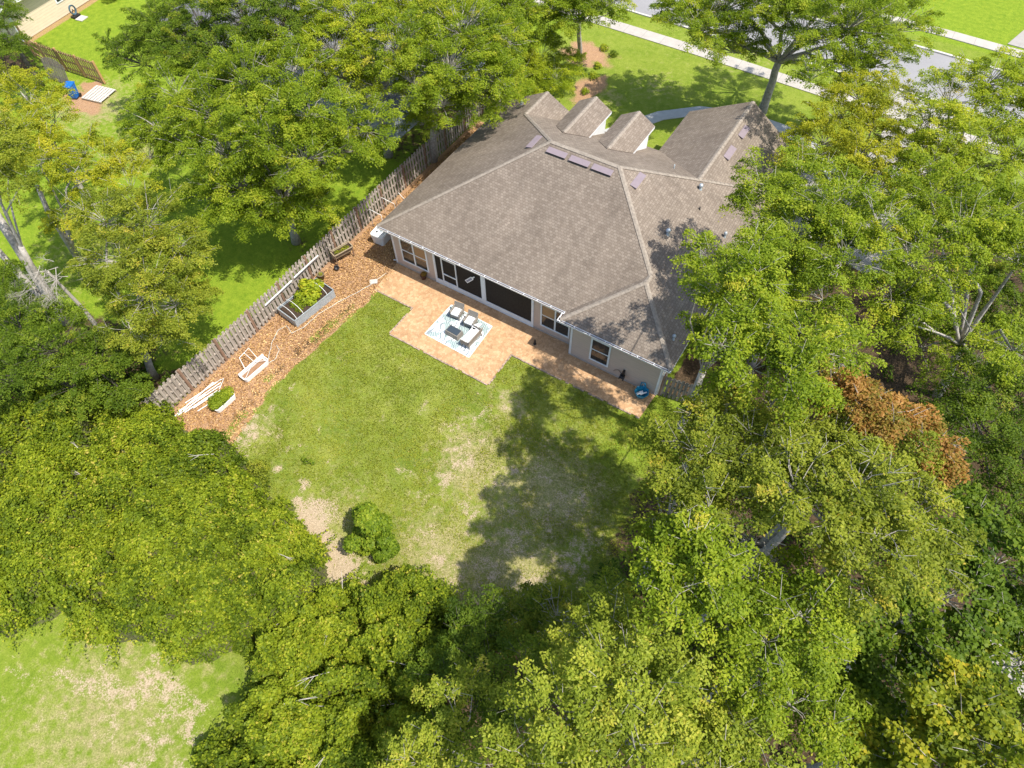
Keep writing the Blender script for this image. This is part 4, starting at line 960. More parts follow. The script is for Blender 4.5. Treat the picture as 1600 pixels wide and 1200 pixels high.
# ---------------------------------------------------------------- neighbour houses
nh = empty('neighbour_house', (-40.72, 3.9, 0), R_(7.5), 'cream sided house with grey roof in the top left corner', 'house')
box(-10, 0, 0, 16, 0, 2.75).build('wall', MAT['wall2'], nh)
uvp = [([(-10.6, -.6, 2.9), (.6, -.6, 2.9), (-5, 5, 5.6)], X1), ([(.6, -.6, 2.9), (.6, 16.6, 2.9), (-5, 11, 5.6), (-5, 5, 5.6)], Y1), ([(.6, 16.6, 2.9), (-10.6, 16.6, 2.9), (-5, 11, 5.6)], X1), ([(-10.6, 16.6, 2.9), (-10.6, -.6, 2.9), (-5, 5, 5.6), (-5, 11, 5.6)], Y1)]
ro = uv_planes('roof', uvp, MAT['shingle_grey'], nh); s2 = ro.modifiers.new('t', 'SOLIDIFY'); s2.thickness = .1; s2.offset = -1
gg = MB(); gg.box(.6, .72, -.6, 16.6, 2.76, 2.9); gg.box(-10.6, .72, -.72, -.6, 2.76, 2.9); gg.build('gutter', MAT['white'], nh)
w1 = MB().box(.001, .05, 4.2, 5.6, 1.0, 2.3).build('window', MAT['white'], nh); box(.052, .058, 4.32, 5.48, 1.1, 2.2).build('pane', MAT['glass'], w1)
MB().box(-.1, .02, -.02, .12, 0, 2.75).build('corner_trim', MAT['white'], nh)
tk.scale = (.86, .86, .9)
h2 = empty('hose_cart', (-40.35, 8.6, 0), R_(10), 'blue grey hose coiled on a reel against the cream wall', 'hose reel')
for rr0, dx in ((.34, -.04), (.30, .02), (.36, .06)):
    MB().tube([(dx, rr0 * math.cos(t) * .8, .55 + rr0 * math.sin(t)) for t in np.linspace(0, 2 * math.pi, 22)], .035, 7).build('hose_coil', simple('blue_grey_hose', (.06, .12, .16), .5), h2)
MB().box(-.2, .2, -.35, .35, .0, .12).bar((0, -.25, .1), (0, 0, .6), .04, .04).bar((0, .25, .1), (0, 0, .6), .04, .04).build('stand', MAT['black'], h2)
box(.3, 1.0, -.45, .3, -.02, .04).build('slab', MAT['kerb'], h2)

n2 = empty('grey_roofed_house', (-28.6, 8.0, 0), 0, 'grey roofed house mostly hidden behind the grove of trees', 'house')
MB().box(.6, 21.6, 1.2, 14, 0, 2.7).build('wall', MAT['wall3'], n2)
uvp = [([(0, .6, 2.85), (22.2, .6, 2.85), (15, 7.5, 5.9), (7, 7.5, 5.9)], X1), ([(22.2, .6, 2.85), (22.2, 14.6, 2.85), (15, 7.5, 5.9)], Y1), ([(22.2, 14.6, 2.85), (0, 14.6, 2.85), (7, 7.5, 5.9), (15, 7.5, 5.9)], X1), ([(0, 14.6, 2.85), (0, .6, 2.85), (7, 7.5, 5.9)], Y1)]
ro = uv_planes('roof', uvp, MAT['shingle_grey'], n2); s2 = ro.modifiers.new('t', 'SOLIDIFY'); s2.thickness = .1; s2.offset = -1
MB().box(21.5, 21.62, 1.18, 1.3, 0, 2.7).build('corner_trim', MAT['white'], n2)

# ---------------------------------------------------------------- trees
TREES=[
('oak_tree', 'tall oak with forked pale trunk between the garage roof and the sidewalk', 'tree', 'oak', 1.0, 0.8, (13.11, 24.89), [(8.86, 20.66, 7.0, 2.59), (10.99, 21.13, 6.0, 2.02), (9.3, 22.81, 7.5, 2.53), (6.94, 22.44, 6.5, 1.97), (11.72, 21.43, 8.5, 1.8), (14.81, 21.11, 8.0, 2.43), (16.63, 22.25, 8.5, 2.91), (18.8, 24.24, 8.0, 2.37), (16.59, 21.4, 6.5, 2.0), (18.76, 23.67, 6.0, 1.72), (13.18, 22.7, 8.5, 2.4), (15.05, 26.4, 8.5, 2.89), (16.42, 16.67, 8.0, 1.1)]),
('shade_tree', 'round tree with thick dark trunk on the front mulch bed', 'tree', 'oak', 1.0, 0.9, (-1.31, 24.6), [(-0.61, 18.96, 6.5, 1.78), (0.83, 19.38, 6.0, 1.61), (1.87, 20.4, 6.5, 1.86), (-1.11, 18.64, 5.5, 1.27), (0.06, 19.75, 7.5, 1.97), (1.71, 22.86, 5.0, 1.03)]),
('flowering_tree', 'low bright yellow green tree against the front left roof corner', 'tree', 'bright', 0.8, 1.3, (-1.82, 19.21), [(-1.18, 18.46, 3.2, 1.98), (-1.29, 16.11, 3.0, 1.67), (0.61, 17.56, 2.6, 1.4), (-0.45, 17.26, 2.2, 1.51), (-3.11, 17.83, 3.4, 1.61), (0.33, 20.04, 2.4, 0.96)]),
('oak_tree', 'tree whose grey trunk rises on the fence line beside the left roof slope', 'tree', 'oak', 1.0, 0.95, (-3.69, 8.75), [(-1.79, 5.8, 8.0, 1.93), (-0.51, 7.33, 8.5, 2.14), (0.65, 8.91, 7.5, 1.91), (-1.26, 7.35, 6.0, 1.65), (0.36, 8.49, 5.5, 1.43), (-3.21, 6.51, 9.0, 2.03), (-2.59, 6.67, 4.5, 0.98), (0.6, 11.22, 5.5, 1.48), (-1.35, 9.85, 9.0, 2.28), (0.36, 10.41, 8.5, 1.91)]),
('oak_tree', 'tall leafy tree at the top edge behind the fence line tree', 'tree', 'bright', 1.0, 0.9, (-6.55, 7.59), [(-6.68, 7.52, 9.0, 2.39), (-5.89, 10.0, 9.0, 2.37), (-6.89, 5.4, 8.5, 1.9), (-4.89, 6.12, 8.0, 1.83), (-4.2, 11.4, 9.0, 2.18), (-6.55, 5.28, 7.0, 1.8), (-3.92, 5.73, 7.0, 1.54), (-9.31, 5.81, 8.0, 1.97), (-9.79, 7.65, 8.5, 2.08)]),
('oak_tree', 'broad tree at the top edge between the fence and the front yard', 'tree', 'oak', 1.0, 0.9, (-3.02, 15.72), [(-3.75, 14.93, 8.0, 2.32), (-1.96, 16.09, 7.0, 1.93), (-1.04, 13.85, 6.5, 1.68), (-2.38, 19.1, 7.0, 2.01), (-4.49, 12.68, 6.5, 1.96), (-3.72, 17.36, 7.0, 1.94)]),
('oak_tree', 'spreading tree with low skirt of branches over the shaded neighbour lawn', 'tree', 'oak', 1.0, 1.0, (-6.31, -1.78), [(-4.73, -2.54, 5.0, 2.05), (-5.99, -3.82, 6.0, 2.05), (-7.34, -4.79, 5.5, 1.5), (-3.15, -1.75, 7.5, 2.12), (-2.41, 0.36, 7.0, 1.98), (-1.89, 1.7, 7.5, 1.63), (-4.33, -2.31, 8.5, 2.07), (-6.82, -3.36, 7.5, 1.9), (-3.49, -0.29, 9.0, 2.02), (-3.7, -2.01, 4.2, 1.49), (-5.33, -4.12, 4.4, 1.24)]),
('oak_tree', 'dense tree crown in the middle of the neighbour yard grove', 'tree', 'oak', 1.0, 0.95, (-9.89, -1.26), [(-9.05, -1.82, 8.0, 2.07), (-12.91, -1.21, 7.5, 1.88), (-8.19, 0.11, 9.0, 2.2), (-6.6, 1.72, 9.0, 2.0), (-12.59, -2.98, 6.5, 1.8), (-10.02, -3.06, 6.5, 1.69), (-12.72, -4.36, 5.5, 1.36)]),
('oak_tree', 'dark tree at the top edge beside the neighbour lawn and beige house', 'tree', 'dark', 1.0, 0.85, (-15.14, 3.67), [(-19.1, 3.04, 7.0, 2.19), (-16.34, 4.13, 8.0, 2.45), (-12.8, 4.74, 9.0, 2.35), (-19.69, 1.46, 6.0, 1.87), (-15.23, 1.83, 7.5, 1.83), (-10.11, 5.52, 9.0, 2.32), (-12.87, 2.56, 8.0, 1.79), (-15.69, 3.19, 5.5, 1.87), (-12.59, 5.43, 6.5, 1.83), (-23.57, 2.07, 5.0, 1.17)]),
('sparse_tree', 'yellow green tree at the left edge below the grey gate panel', 'tree', 'yellow', 1.0, 0.75, (-20.47, -5.79), [(-22.33, -4.75, 6.0, 1.77), (-19.42, -5.17, 6.0, 1.48), (-18.68, -7.58, 6.5, 1.49), (-16.76, -7.55, 6.0, 1.56), (-26.98, -3.31, 5.0, 1.21)]),
('evergreen_tree', 'dark tree in the top left corner beside the beige house wall', 'tree', 'dark', 1.0, 0.9, (-34.06, 0.72), [(-34.18, 0.46, 5.0, 1.9), (-31.42, -1.06, 4.5, 1.29), (-36.57, 2.6, 5.0, 1.72), (-31.62, -0.41, 5.0, 1.2)]),
('sparse_tree', 'thin yellowish tree left of the grove above the open neighbour grass', 'tree', 'yellow', 1.0, 0.6, (-16.0, -9.92), [(-12.36, -8.22, 7.0, 1.17), (-11.93, -6.81, 7.0, 1.4), (-10.07, -7.26, 6.5, 1.38), (-13.79, -6.72, 7.0, 1.14), (-11.38, -9.84, 6.0, 1.16), (-13.0, -9.25, 8.0, 1.13)]),
('sparse_tree', 'tree with leaning trunk rooted by the lower end of the wooden fence', 'tree', 'olive', 1.0, 0.85, (-5.9, -13.16), [(-6.22, -8.94, 7.5, 1.77), (-4.98, -8.92, 6.5, 1.67), (-4.7, -8.55, 5.5, 1.13), (-5.37, -11.27, 7.5, 1.63), (-3.93, -11.52, 6.5, 1.59), (-3.31, -11.0, 5.5, 1.39), (-7.18, -10.17, 8.0, 1.36), (-3.46, -12.32, 4.0, 1.16), (-4.19, -9.58, 4.5, 0.93), (-4.41, -12.94, 5.0, 1.07)]),
('sparse_tree', 'tree with two thick bare trunks leaning out of the left edge', 'tree', 'olive', 1.0, 0.6, (-12.92, -13.16), [(-12.19, -11.02, 10.0, 1.82), (-14.31, -9.34, 9.0, 0.98), (-11.04, -11.12, 9.0, 1.05)]),
('oak_tree', 'dark green tree low on the left edge beneath the bare trunks', 'tree', 'dark', 1.0, 0.95, (-7.31, -15.54), [(-9.27, -15.46, 5.0, 1.77), (-6.81, -15.24, 4.5, 1.63), (-7.81, -16.89, 4.0, 1.63), (-5.24, -14.7, 4.0, 1.39), (-5.59, -16.17, 3.5, 1.26), (-4.33, -15.01, 3.0, 1.15), (-11.92, -14.3, 5.0, 0.99)]),
('oak_tree', 'tree over the driveway gap beyond the garage roof', 'tree', 'yellow', 1.0, 0.8, (20.69, 20.34), [(19.13, 18.86, 6.5, 1.6), (18.36, 16.71, 6.5, 1.64), (20.49, 16.35, 6.5, 1.38), (18.4, 14.97, 6.0, 1.62), (20.37, 13.22, 6.5, 1.6), (17.75, 14.89, 5.0, 1.14), (21.74, 15.64, 7.0, 1.13), (20.47, 17.85, 7.5, 1.09), (21.71, 13.26, 7.0, 1.22), (21.05, 11.36, 6.5, 1.35), (22.79, 14.49, 7.0, 1.03)]),
('oak_tree', 'tall tree at the right edge beside the grey road', 'tree', 'bright', 1.0, 0.85, (24.99, 16.18), [(23.11, 18.49, 8.0, 1.76), (24.44, 21.27, 8.0, 1.88), (26.14, 20.29, 8.0, 2.11), (22.94, 16.14, 7.5, 1.45), (24.66, 15.18, 8.0, 1.99), (26.64, 15.23, 8.0, 1.95), (23.48, 13.01, 7.5, 1.38), (22.97, 11.81, 7.0, 1.18), (24.65, 13.13, 6.0, 1.49), (26.41, 14.73, 6.0, 1.57), (28.24, 14.22, 6.0, 1.53), (23.54, 11.4, 6.0, 1.34)]),
('oak_tree', 'large oak overhanging the garage side of the shingle roof', 'tree', 'oak', 1.0, 1.0, (20.23, 3.68), [(17.7, 4.69, 9.8, 1.29), (17.95, 3.7, 9.3, 1.06), (18.81, 5.83, 9.8, 1.44), (20.52, 3.68, 10.8, 1.48), (19.7, 2.19, 10.3, 1.42), (19.6, 1.3, 9.3, 1.15), (21.52, 1.13, 10.8, 1.44), (22.2, 2.83, 11.3, 1.35), (21.54, 0.05, 9.8, 1.26), (19.7, 0.74, 8.8, 0.84), (21.28, 8.22, 7.0, 1.52), (20.54, 5.52, 6.5, 1.49)]),
('oak_tree', 'tree reaching a low branch over the lower right roof slope', 'tree', 'oak', 1.0, 0.9, (18.79, -2.65), [(17.35, -1.03, 10.5, 0.81), (18.58, 0.68, 10.0, 0.6), (19.78, -2.36, 10.5, 0.86), (18.19, -1.85, 8.0, 0.54), (19.38, -2.61, 9.0, 0.71), (17.64, -3.0, 11.5, 0.56), (18.74, -3.89, 13.0, 0.77), (18.58, -4.33, 12.3, 0.65), (19.57, -4.45, 13.0, 0.71), (18.76, -1.75, 12.5, 0.64), (19.32, -3.93, 13.5, 0.7)]),
('oak_tree', 'broad tree on the right edge with a thick forked grey trunk', 'tree', 'oak', 1.0, 0.95, (28.84, 6.74), [(23.8, 3.43, 10.0, 1.5), (24.81, 5.01, 10.5, 1.61), (26.04, 6.97, 10.5, 1.64), (23.59, 7.48, 10.0, 1.4), (27.24, 5.5, 10.0, 1.55), (23.85, 2.27, 9.0, 1.15), (28.34, 2.6, 8.5, 1.27), (26.36, 4.93, 4.5, 1.04), (28.65, 5.5, 4.5, 1.21), (24.77, 1.85, 8.5, 0.94), (25.66, 3.55, 9.0, 0.63)]),
('oak_tree', 'bright crown between the roof corner and the forked trunk tree', 'tree', 'oak', 1.0, 0.9, (20.86, -5.89), [(20.56, -5.84, 13.3, 0.9), (21.62, -5.73, 13.3, 0.92), (20.49, -6.76, 12.8, 0.86), (21.52, -7.05, 13.3, 0.93), (19.67, -6.77, 13.0, 0.67), (19.68, -5.54, 13.0, 0.69), (20.13, -6.06, 9.5, 0.64), (19.86, -5.43, 10.0, 0.64), (22.87, -3.08, 11.0, 0.75)]),
('oak_tree', 'dark tree under the forked trunk at the right edge', 'tree', 'dark', 1.0, 0.9, (29.01, 4.64), [(28.59, 2.72, 6.0, 1.43), (29.98, 2.86, 6.0, 1.36), (28.83, 0.14, 6.0, 1.36), (30.24, -0.27, 6.0, 1.33), (27.72, 1.15, 5.5, 1.04), (30.23, -2.39, 5.5, 1.15), (28.76, 9.43, 4.5, 1.44), (27.23, 9.95, 4.0, 1.4), (29.74, 8.21, 5.0, 1.38), (28.8, 10.78, 5.0, 1.29)]),
('dying_tree', 'tree with rusty brown dead leaves near the right edge', 'tree', 'rust', 1.0, 0.85, (24.29, -5.88), [(22.93, -5.73, 11.8, 0.42), (23.54, -6.03, 12.3, 0.56), (24.4, -6.0, 12.3, 0.59), (24.46, -6.34, 11.8, 0.54), (25.14, -5.93, 11.8, 0.54), (25.99, -5.93, 11.3, 0.37), (23.27, -5.63, 11.8, 0.48), (25.71, -5.81, 11.8, 0.46), (25.6, -6.16, 11.3, 0.43), (22.69, -5.17, 11.5, 0.39), (23.49, -5.39, 12.0, 0.44)]),
('oak_tree', 'largest oak with crown spreading from mid picture to the lower right', 'tree', 'olive', 1.0, 0.9, (24.23, -5.14), [(21.18, -6.49, 10.2, 1.09), (22.32, -7.26, 11.2, 1.21), (23.31, -7.46, 11.7, 1.19), (21.63, -8.95, 11.7, 1.18), (22.78, -9.69, 12.7, 1.22), (24.01, -8.94, 12.7, 1.15), (25.01, -7.33, 11.7, 0.98), (25.72, -8.2, 11.7, 1.05), (24.78, -10.04, 12.7, 1.1), (26.32, -9.04, 11.2, 0.86), (23.54, -10.03, 12.7, 0.92), (24.79, -10.76, 11.7, 0.89), (21.68, -10.04, 11.7, 0.89)]),
('oak_tree', 'loose olive tree fringing the shaded side of the lawn', 'tree', 'olive', 1.0, 0.8, (20.32, -9.64), [(19.22, -9.15, 10.8, 0.74), (20.13, -9.47, 11.8, 0.88), (20.22, -10.55, 11.8, 0.89), (20.34, -7.78, 11.3, 0.98), (21.08, -11.14, 12.3, 0.81), (20.3, -11.09, 10.8, 0.77), (20.96, -9.19, 11.8, 0.84), (20.24, -12.21, 10.8, 0.56), (20.07, -7.31, 10.0, 0.61)]),
('oak_tree', 'small leafy tree beside the dead branches at the lawn edge', 'tree', 'oak', 1.0, 0.85, (21.39, -12.85), [(20.74, -12.87, 11.7, 0.73), (21.46, -12.81, 12.2, 0.77), (21.34, -13.44, 11.7, 0.71), (22.21, -12.72, 11.7, 0.61), (21.13, -12.39, 12.5, 0.57), (21.77, -12.55, 12.5, 0.56)]),
('oak_tree', 'light green tree below the largest oak', 'tree', 'oak', 1.0, 0.9, (24.21, -12.7), [(23.17, -12.1, 10.5, 0.9), (22.85, -13.06, 10.5, 0.81), (23.69, -13.04, 11.0, 0.95), (24.19, -12.16, 11.5, 0.94), (24.98, -12.47, 10.5, 0.76), (24.06, -13.64, 10.0, 0.77), (25.06, -13.63, 9.5, 0.81), (26.03, -13.48, 9.0, 0.82), (24.38, -10.57, 10.5, 0.74)]),
('maple_tree', 'dark broad leaved tree at the lower right edge', 'tree', 'maple', 1.3, 0.9, (28.43, -8.64), [(27.29, -9.62, 8.0, 1.25), (28.15, -8.17, 8.5, 1.25), (29.23, -6.39, 8.5, 1.24), (26.85, -10.6, 7.5, 1.01), (28.79, -9.61, 7.5, 1.13), (28.57, -4.91, 7.5, 0.99), (28.08, -10.96, 7.0, 1.01), (27.08, -11.98, 7.0, 0.8), (31.1, -8.27, 7.0, 0.86), (30.26, -6.99, 7.5, 0.84)]),
('maple_tree', 'yellowing tree in the lower right corner', 'tree', 'gold', 1.2, 0.95, (28.45, -12.6), [(28.04, -12.57, 9.0, 1.09), (28.44, -11.78, 10.0, 0.95), (29.28, -12.39, 10.0, 1.02), (27.37, -13.45, 8.5, 0.89), (28.69, -13.19, 9.5, 1.0), (30.07, -11.04, 9.5, 0.78), (27.06, -13.94, 8.0, 0.72)]),
('oak_tree', 'pale green tree with white branches at the bottom edge', 'tree', 'pale', 1.0, 0.95, (22.64, -15.17), [(20.17, -13.89, 9.0, 0.74), (20.84, -14.55, 10.0, 0.9), (20.12, -15.05, 9.5, 0.85), (21.53, -15.4, 11.0, 1.03), (20.82, -16.01, 11.0, 0.96), (20.17, -16.99, 10.5, 0.97), (20.83, -17.53, 10.5, 0.91), (19.48, -17.61, 9.5, 0.8), (22.26, -15.69, 10.5, 0.76), (21.69, -16.74, 11.0, 0.79), (20.05, -18.25, 9.5, 0.85)]),
('oak_tree', 'light leafed tree at the bottom edge right of the white branched tree', 'tree', 'pale', 1.0, 0.9, (23.84, -15.41), [(23.2, -14.71, 9.0, 0.8), (23.9, -15.03, 9.5, 0.86), (24.64, -15.23, 9.5, 0.85), (23.31, -16.06, 9.5, 0.78), (24.03, -16.12, 10.0, 0.81)]),
('young_tree', 'dark low tree between the vine thicket and the white branched tree', 'tree', 'dark', 1.0, 0.85, (17.09, -16.36), [(16.32, -15.03, 4.0, 0.98), (15.87, -16.02, 3.8, 0.88), (16.25, -17.3, 4.0, 0.94), (17.2, -16.34, 4.5, 1.07), (18.34, -15.74, 5.0, 0.95), (17.65, -17.73, 5.0, 0.96), (17.03, -18.7, 4.5, 0.84), (18.06, -13.96, 4.0, 0.83)]),
('young_tree', 'small bright tree at the bottom edge beside the vine thicket', 'tree', 'pale', 1.0, 0.9, (17.53, -18.98), [(17.1, -19.81, 6.0, 0.69), (17.19, -18.98, 6.0, 0.58), (17.0, -17.96, 6.5, 0.54), (17.28, -17.06, 6.0, 0.56), (19.16, -18.79, 7.0, 0.77), (16.49, -20.51, 5.0, 0.63)]),
('young_tree', 'low bushy tree with orange tips where the lawn ends at the bottom', 'tree', 'olive', 1.0, 0.85, (18.07, -13.95), [(17.56, -14.01, 4.0, 0.74), (18.38, -13.65, 4.5, 0.82), (19.01, -13.64, 4.5, 0.62), (17.21, -14.76, 3.6, 0.59)]),
]
DEAD=[(-9.79, -12.84, 5.5, 2.27, 13, 6), (22.03, -9.79, 8, 1.51, 15, 7), (23.7, -1.76, 7.5, 1.07, 5, 4), (23.03, -9.95, 9, 0.95, 7, 5)]
TH_L=[(-9.12, -18.98, 1.53, 1.84), (-6.11, -17.36, 2.6, 2.05), (-4.34, -16.27, 1.54, 1.96), (-1.26, -16.31, 2.12, 1.8), (1.1, -16.0, 2.5, 1.77), (2.94, -16.08, 1.99, 2.01), (-6.08, -20.73, 2.05, 2.05), (-3.63, -19.27, 2.51, 2.27), (-1.54, -18.21, 1.83, 2.09), (1.98, -17.74, 2.44, 1.88), (3.6, -17.18, 1.4, 2.28), (5.09, -16.94, 1.85, 1.89), (-3.11, -22.33, 2.74, 2.05), (-1.5, -21.1, 2.11, 2.16), (0.63, -20.2, 1.45, 2.12), (3.45, -19.3, 1.96, 1.75), (5.56, -18.45, 2.39, 2.26), (6.77, -17.96, 1.71, 2.08), (-1.69, -22.68, 1.85, 2.15), (1.11, -21.63, 2.48, 1.83), (3.18, -20.71, 2.64, 2.09), (5.22, -19.83, 2.42, 2.19), (6.97, -18.93, 2.04, 2.16), (8.57, -18.34, 2.72, 1.76), (-1.07, -22.01, 2.67, 1.94), (1.04, -21.15, 2.12, 1.79), (-8.39, -20.85, 2.45, 1.88), (-5.77, -22.96, 2.71, 1.87), (-3.87, -23.9, 2.24, 1.94)]
TH_C=[(10.79, -18.33, 2.52, 1.82), (11.71, -17.33, 1.87, 2.15), (13.12, -16.52, 2.73, 2.04), (11.02, -20.0, 2.98, 1.82), (12.28, -19.2, 2.88, 1.8), (13.63, -17.88, 3.05, 2.07), (14.08, -16.84, 2.51, 2.28), (11.41, -21.33, 2.78, 2.17), (12.49, -20.9, 1.68, 1.92), (13.35, -19.37, 1.73, 1.82), (14.47, -18.46, 1.92, 2.22), (12.37, -22.41, 1.79, 1.88), (13.9, -21.94, 2.34, 2.21), (14.86, -20.5, 3.05, 2.12), (11.66, -22.74, 1.92, 2.03), (14.34, -22.97, 2.66, 1.73), (15.54, -21.8, 2.62, 1.92)]

def tree(idx, name, label, cat, pal, ls, dens, base, lobes, seed):
    rng = np.random.default_rng(seed); random.seed(seed)
    root = empty(name, (base[0], base[1], 0), 0, label, cat)
    L = np.array(lobes, float); L[:, 0] -= base[0]; L[:, 1] -= base[1]
    w = L[:, 3] ** 2; mean = (L[:, :3] * w[:, None]).sum(0) / w.sum(); zmin = (L[:, 2] - L[:, 3] * .6).min()
    tr_r = .055 + .02 * float(np.sqrt(w.sum())) * (.7 if cat == 'small tree' else 1) + .006 * mean[2]
    fz = max(.8, min(mean[2] * .55, zmin + .6)); F = Vector((mean[0] * .32, mean[1] * .32, fz))
    br = MB()
    k = 6; tp = [(F.x * (t ** 1.3) + random.uniform(-.05, .05) * (0 < t < 1), F.y * (t ** 1.3) + random.uniform(-.05, .05) * (0 < t < 1), -.1 + (fz + .1) * t) for t in np.linspace(0, 1, k)]
    br.tube(tp, [tr_r * (1.45 if i == 0 else 1.12 - .3 * i / (k - 1)) for i in range(k)], 10)
    P_, R_c, D_ = [], [], []
    for (lx, ly, lz, lr) in L:
        c = Vector((lx, ly, lz - lr * .25)); mid = F.lerp(c, .5) + Vector((random.uniform(-.6, .6), random.uniform(-.6, .6), random.uniform(-.2, .8)))
        r0 = tr_r * .55 * min(1, lr / 1.6)
        br.tube([F - Vector((0, 0, .15)), F.lerp(mid, .55), mid, mid.lerp(c, .6), c], [r0, r0 * .85, r0 * .68, r0 * .52, r0 * .38], 6, cap=False)
        n = max(8, int(dens * 13 * lr * lr + 8)); sc = .78 + .12 * min(lr, 2.2)
        dd = rng.normal(size=(n * 3, 3)); dd /= np.linalg.norm(dd, axis=1)[:, None]; dd = dd[dd[:, 2] > -.40][:n]; n = len(dd)
        fr = rng.uniform(.2, 1.05, n) ** .5
        pc = np.array([lx, ly, lz]) + dd * fr[:, None] * lr * np.array([1, 1, .74])
        pr = rng.uniform(.42, .90, n) * sc
        P_.append(pc); R_c.append(pr); D_.append(dd)
        for q in range(n):
            if random.random() < .6:
                p1 = Vector(pc[q]); m1 = c.lerp(p1, .5) + Vector((random.uniform(-.15, .15), random.uniform(-.15, .15), random.uniform(-.1, .15)))
                rb_ = max(.012, r0 * .2); br.tube([c.lerp(m1, random.uniform(0, .4)), m1, p1, p1 + Vector(dd[q]) * pr[q] * .6], [rb_, rb_ * .7, .011, .004], 4, cap=False)
                if random.random() < (.5 if pal in ('olive', 'pale') else .25):
                    for _ in range(2):
                        e = p1 + Vector((random.uniform(-1, 1), random.uniform(-1, 1), random.uniform(-.1, .7))).normalized() * pr[q] * random.uniform(.6, 1.1)
                        br.tube([m1.lerp(p1, .8), e], [.010, .004], 3, cap=False)
    br.build('trunk', MAT['bark_grey'] if pal != 'dark' else MAT['bark_dark'], root, smooth=True)
    pc = np.concatenate(P_); pr = np.concatenate(R_c); dd = np.concatenate(D_); n = len(pc)
    # each spray is a short twig fanning outwards, side twiglets with leaves on both sides, drooping a little
    ax = dd * np.array([1, 1, .30]) + rng.normal(size=(n, 3)) * np.array([.38, .38, .16]); ax /= np.linalg.norm(ax, axis=1)[:, None]
    cnt = np.maximum(24, pr ** 2 * 470 / ls ** 1.5).astype(int); idx_ = np.repeat(np.arange(n), cnt); N = len(idx_)
    out = dd[idx_]; r = pr[idx_]; A_ = ax[idx_]; Bs = np.cross(A_, np.array([0, 0, 1.0])); Bs /= np.linalg.norm(Bs, axis=1)[:, None]; Cs = np.cross(Bs, A_)
    tt_ = rng.uniform(-.35, 1, N); lat = rng.normal(size=N) * .30 * (1 - .55 * np.clip(tt_, 0, 1)); k_ = np.round(tt_ * 5) / 5; tt_ = k_ + (tt_ - k_) * .85 + np.abs(lat) * .3
    th = rng.normal(size=N) * .07
    off = (A_ * tt_[:, None] + Bs * lat[:, None] + Cs * th[:, None]) * r[:, None]
    off[:, 2] -= .22 * r * (tt_ ** 2 + 3 * lat ** 2)
    P = pc[idx_] + off
    pt = rng.normal(size=n) * .15 + .43; tint = pt[idx_] + rng.normal(size=N) * .115 + .10 * tt_
    tint += (rng.uniform(size=N) < .01) * .4
    Nn = Cs * .75 + np.array([0, 0, .4]) + out * .2 + rng.normal(size=(N, 3)) * .5
    T = A_ * .6 + Bs * np.sign(lat)[:, None] * .6 + rng.normal(size=(N, 3)) * .7
    ll = .100 * ls * rng.uniform(.65, 1.25, N)
    leaves('crown', P, Nn, T, ll, .27 if pal not in ('maple', 'gold') else .42, tint, LEAF[pal], root)
    return N
tot = 0
for i, (nm, lb, ct_, pal, ls, dn, b_, lo) in enumerate(TREES):
    tot += tree(i, nm, lb, ct_, pal, ls, dn, b_, lo, 100 + i)
print('leaves', tot)

# bleached dead branches that show through the crowns
def dead(x, y, z, r, n, depth, seed, label):
    random.seed(seed); mb = MB(); root = empty('dead_branch', (x, y, 0), 0, label, 'dead branch')
    def grow(p, d, L, rad, k):
        q = p + d * L; mid = p.lerp(q, .5) + Vector((random.uniform(-1, 1), random.uniform(-1, 1), random.uniform(-1, 1))) * L * .1
        mb.tube([p, mid, q], [rad, rad * .8, rad * .55], 4, cap=False)
        if k > 0:
            for _ in range(3):
                nd = (d + Vector((random.uniform(-1, 1), random.uniform(-1, 1), random.uniform(-.6, .6))) * .75).normalized()
                grow(p.lerp(q, random.uniform(.45, 1)), nd, L * random.uniform(.5, .8), rad * .5, k - 1)
    for i in range(n):
        t = seed * 1.7 + random.gauss(0, .9); d = Vector((math.cos(t), math.sin(t), random.uniform(-.1, .5))).normalized()
        grow(Vector((random.uniform(-.6, .6), random.uniform(-.6, .6), z + random.uniform(-.4, .3))), d, r * random.uniform(.25, .6), .018, 4)
    mb.tube([(0, 0, -.1), (.1, .1, z * .5), (0, 0, z)], [.14, .1, .06], 8)
    mb.build('twigs', MAT['dead_twig'], root)
DL = ['tangle of bleached dead twigs over the open grass at the left edge', 'wide bare dead branches at the centre of the largest oak', 'short pale dead limb beside the rusty brown leaves', 'grey dead twigs on the shaded right part of the largest oak']
for i, ((x, y), z, r, n, m_) in enumerate([((d[0], d[1]), d[2], d[3], d[4], d[5]) for d in DEAD]): dead(x, y, z, r, n, m_, 40 + i, DL[i])
# leaning bare trunks at the left edge
def bare_trunk(pts, rads, label):
    t = empty('bare_trunk', (pts[0][0], pts[0][1], 0), 0, label, 'tree trunk')
    o = Vector((pts[0][0], pts[0][1], 0)); MB().tube([Vector(q) - o for q in pts], rads, 10).build('trunk', MAT['bark_grey'], t, smooth=True)
bare_trunk([(-12.92, -13.16, 0), (-13.62, -12.65, 2.5), (-13.9, -12.22, 5), (-14.37, -11.78, 7.5)], [0.3, 0.24, 0.22, 0.2], 'thick leaning grey trunk running off the left edge')
bare_trunk([(-13.03, -12.96, 0), (-13.97, -13.07, 2.2), (-14.84, -12.9, 4.2), (-15.73, -12.72, 6)], [0.2, 0.17, 0.15, 0.13], 'second thinner grey trunk leaning beside the thick one at the left edge')
bare_trunk([(-15.9, -9.86, 0), (-15.37, -9.79, 2.5), (-14.95, -9.74, 4.5), (-14.84, -9.41, 6)], [0.17, 0.15, 0.13, 0.11], 'pale mid sized trunk rising through the thin yellowish tree')

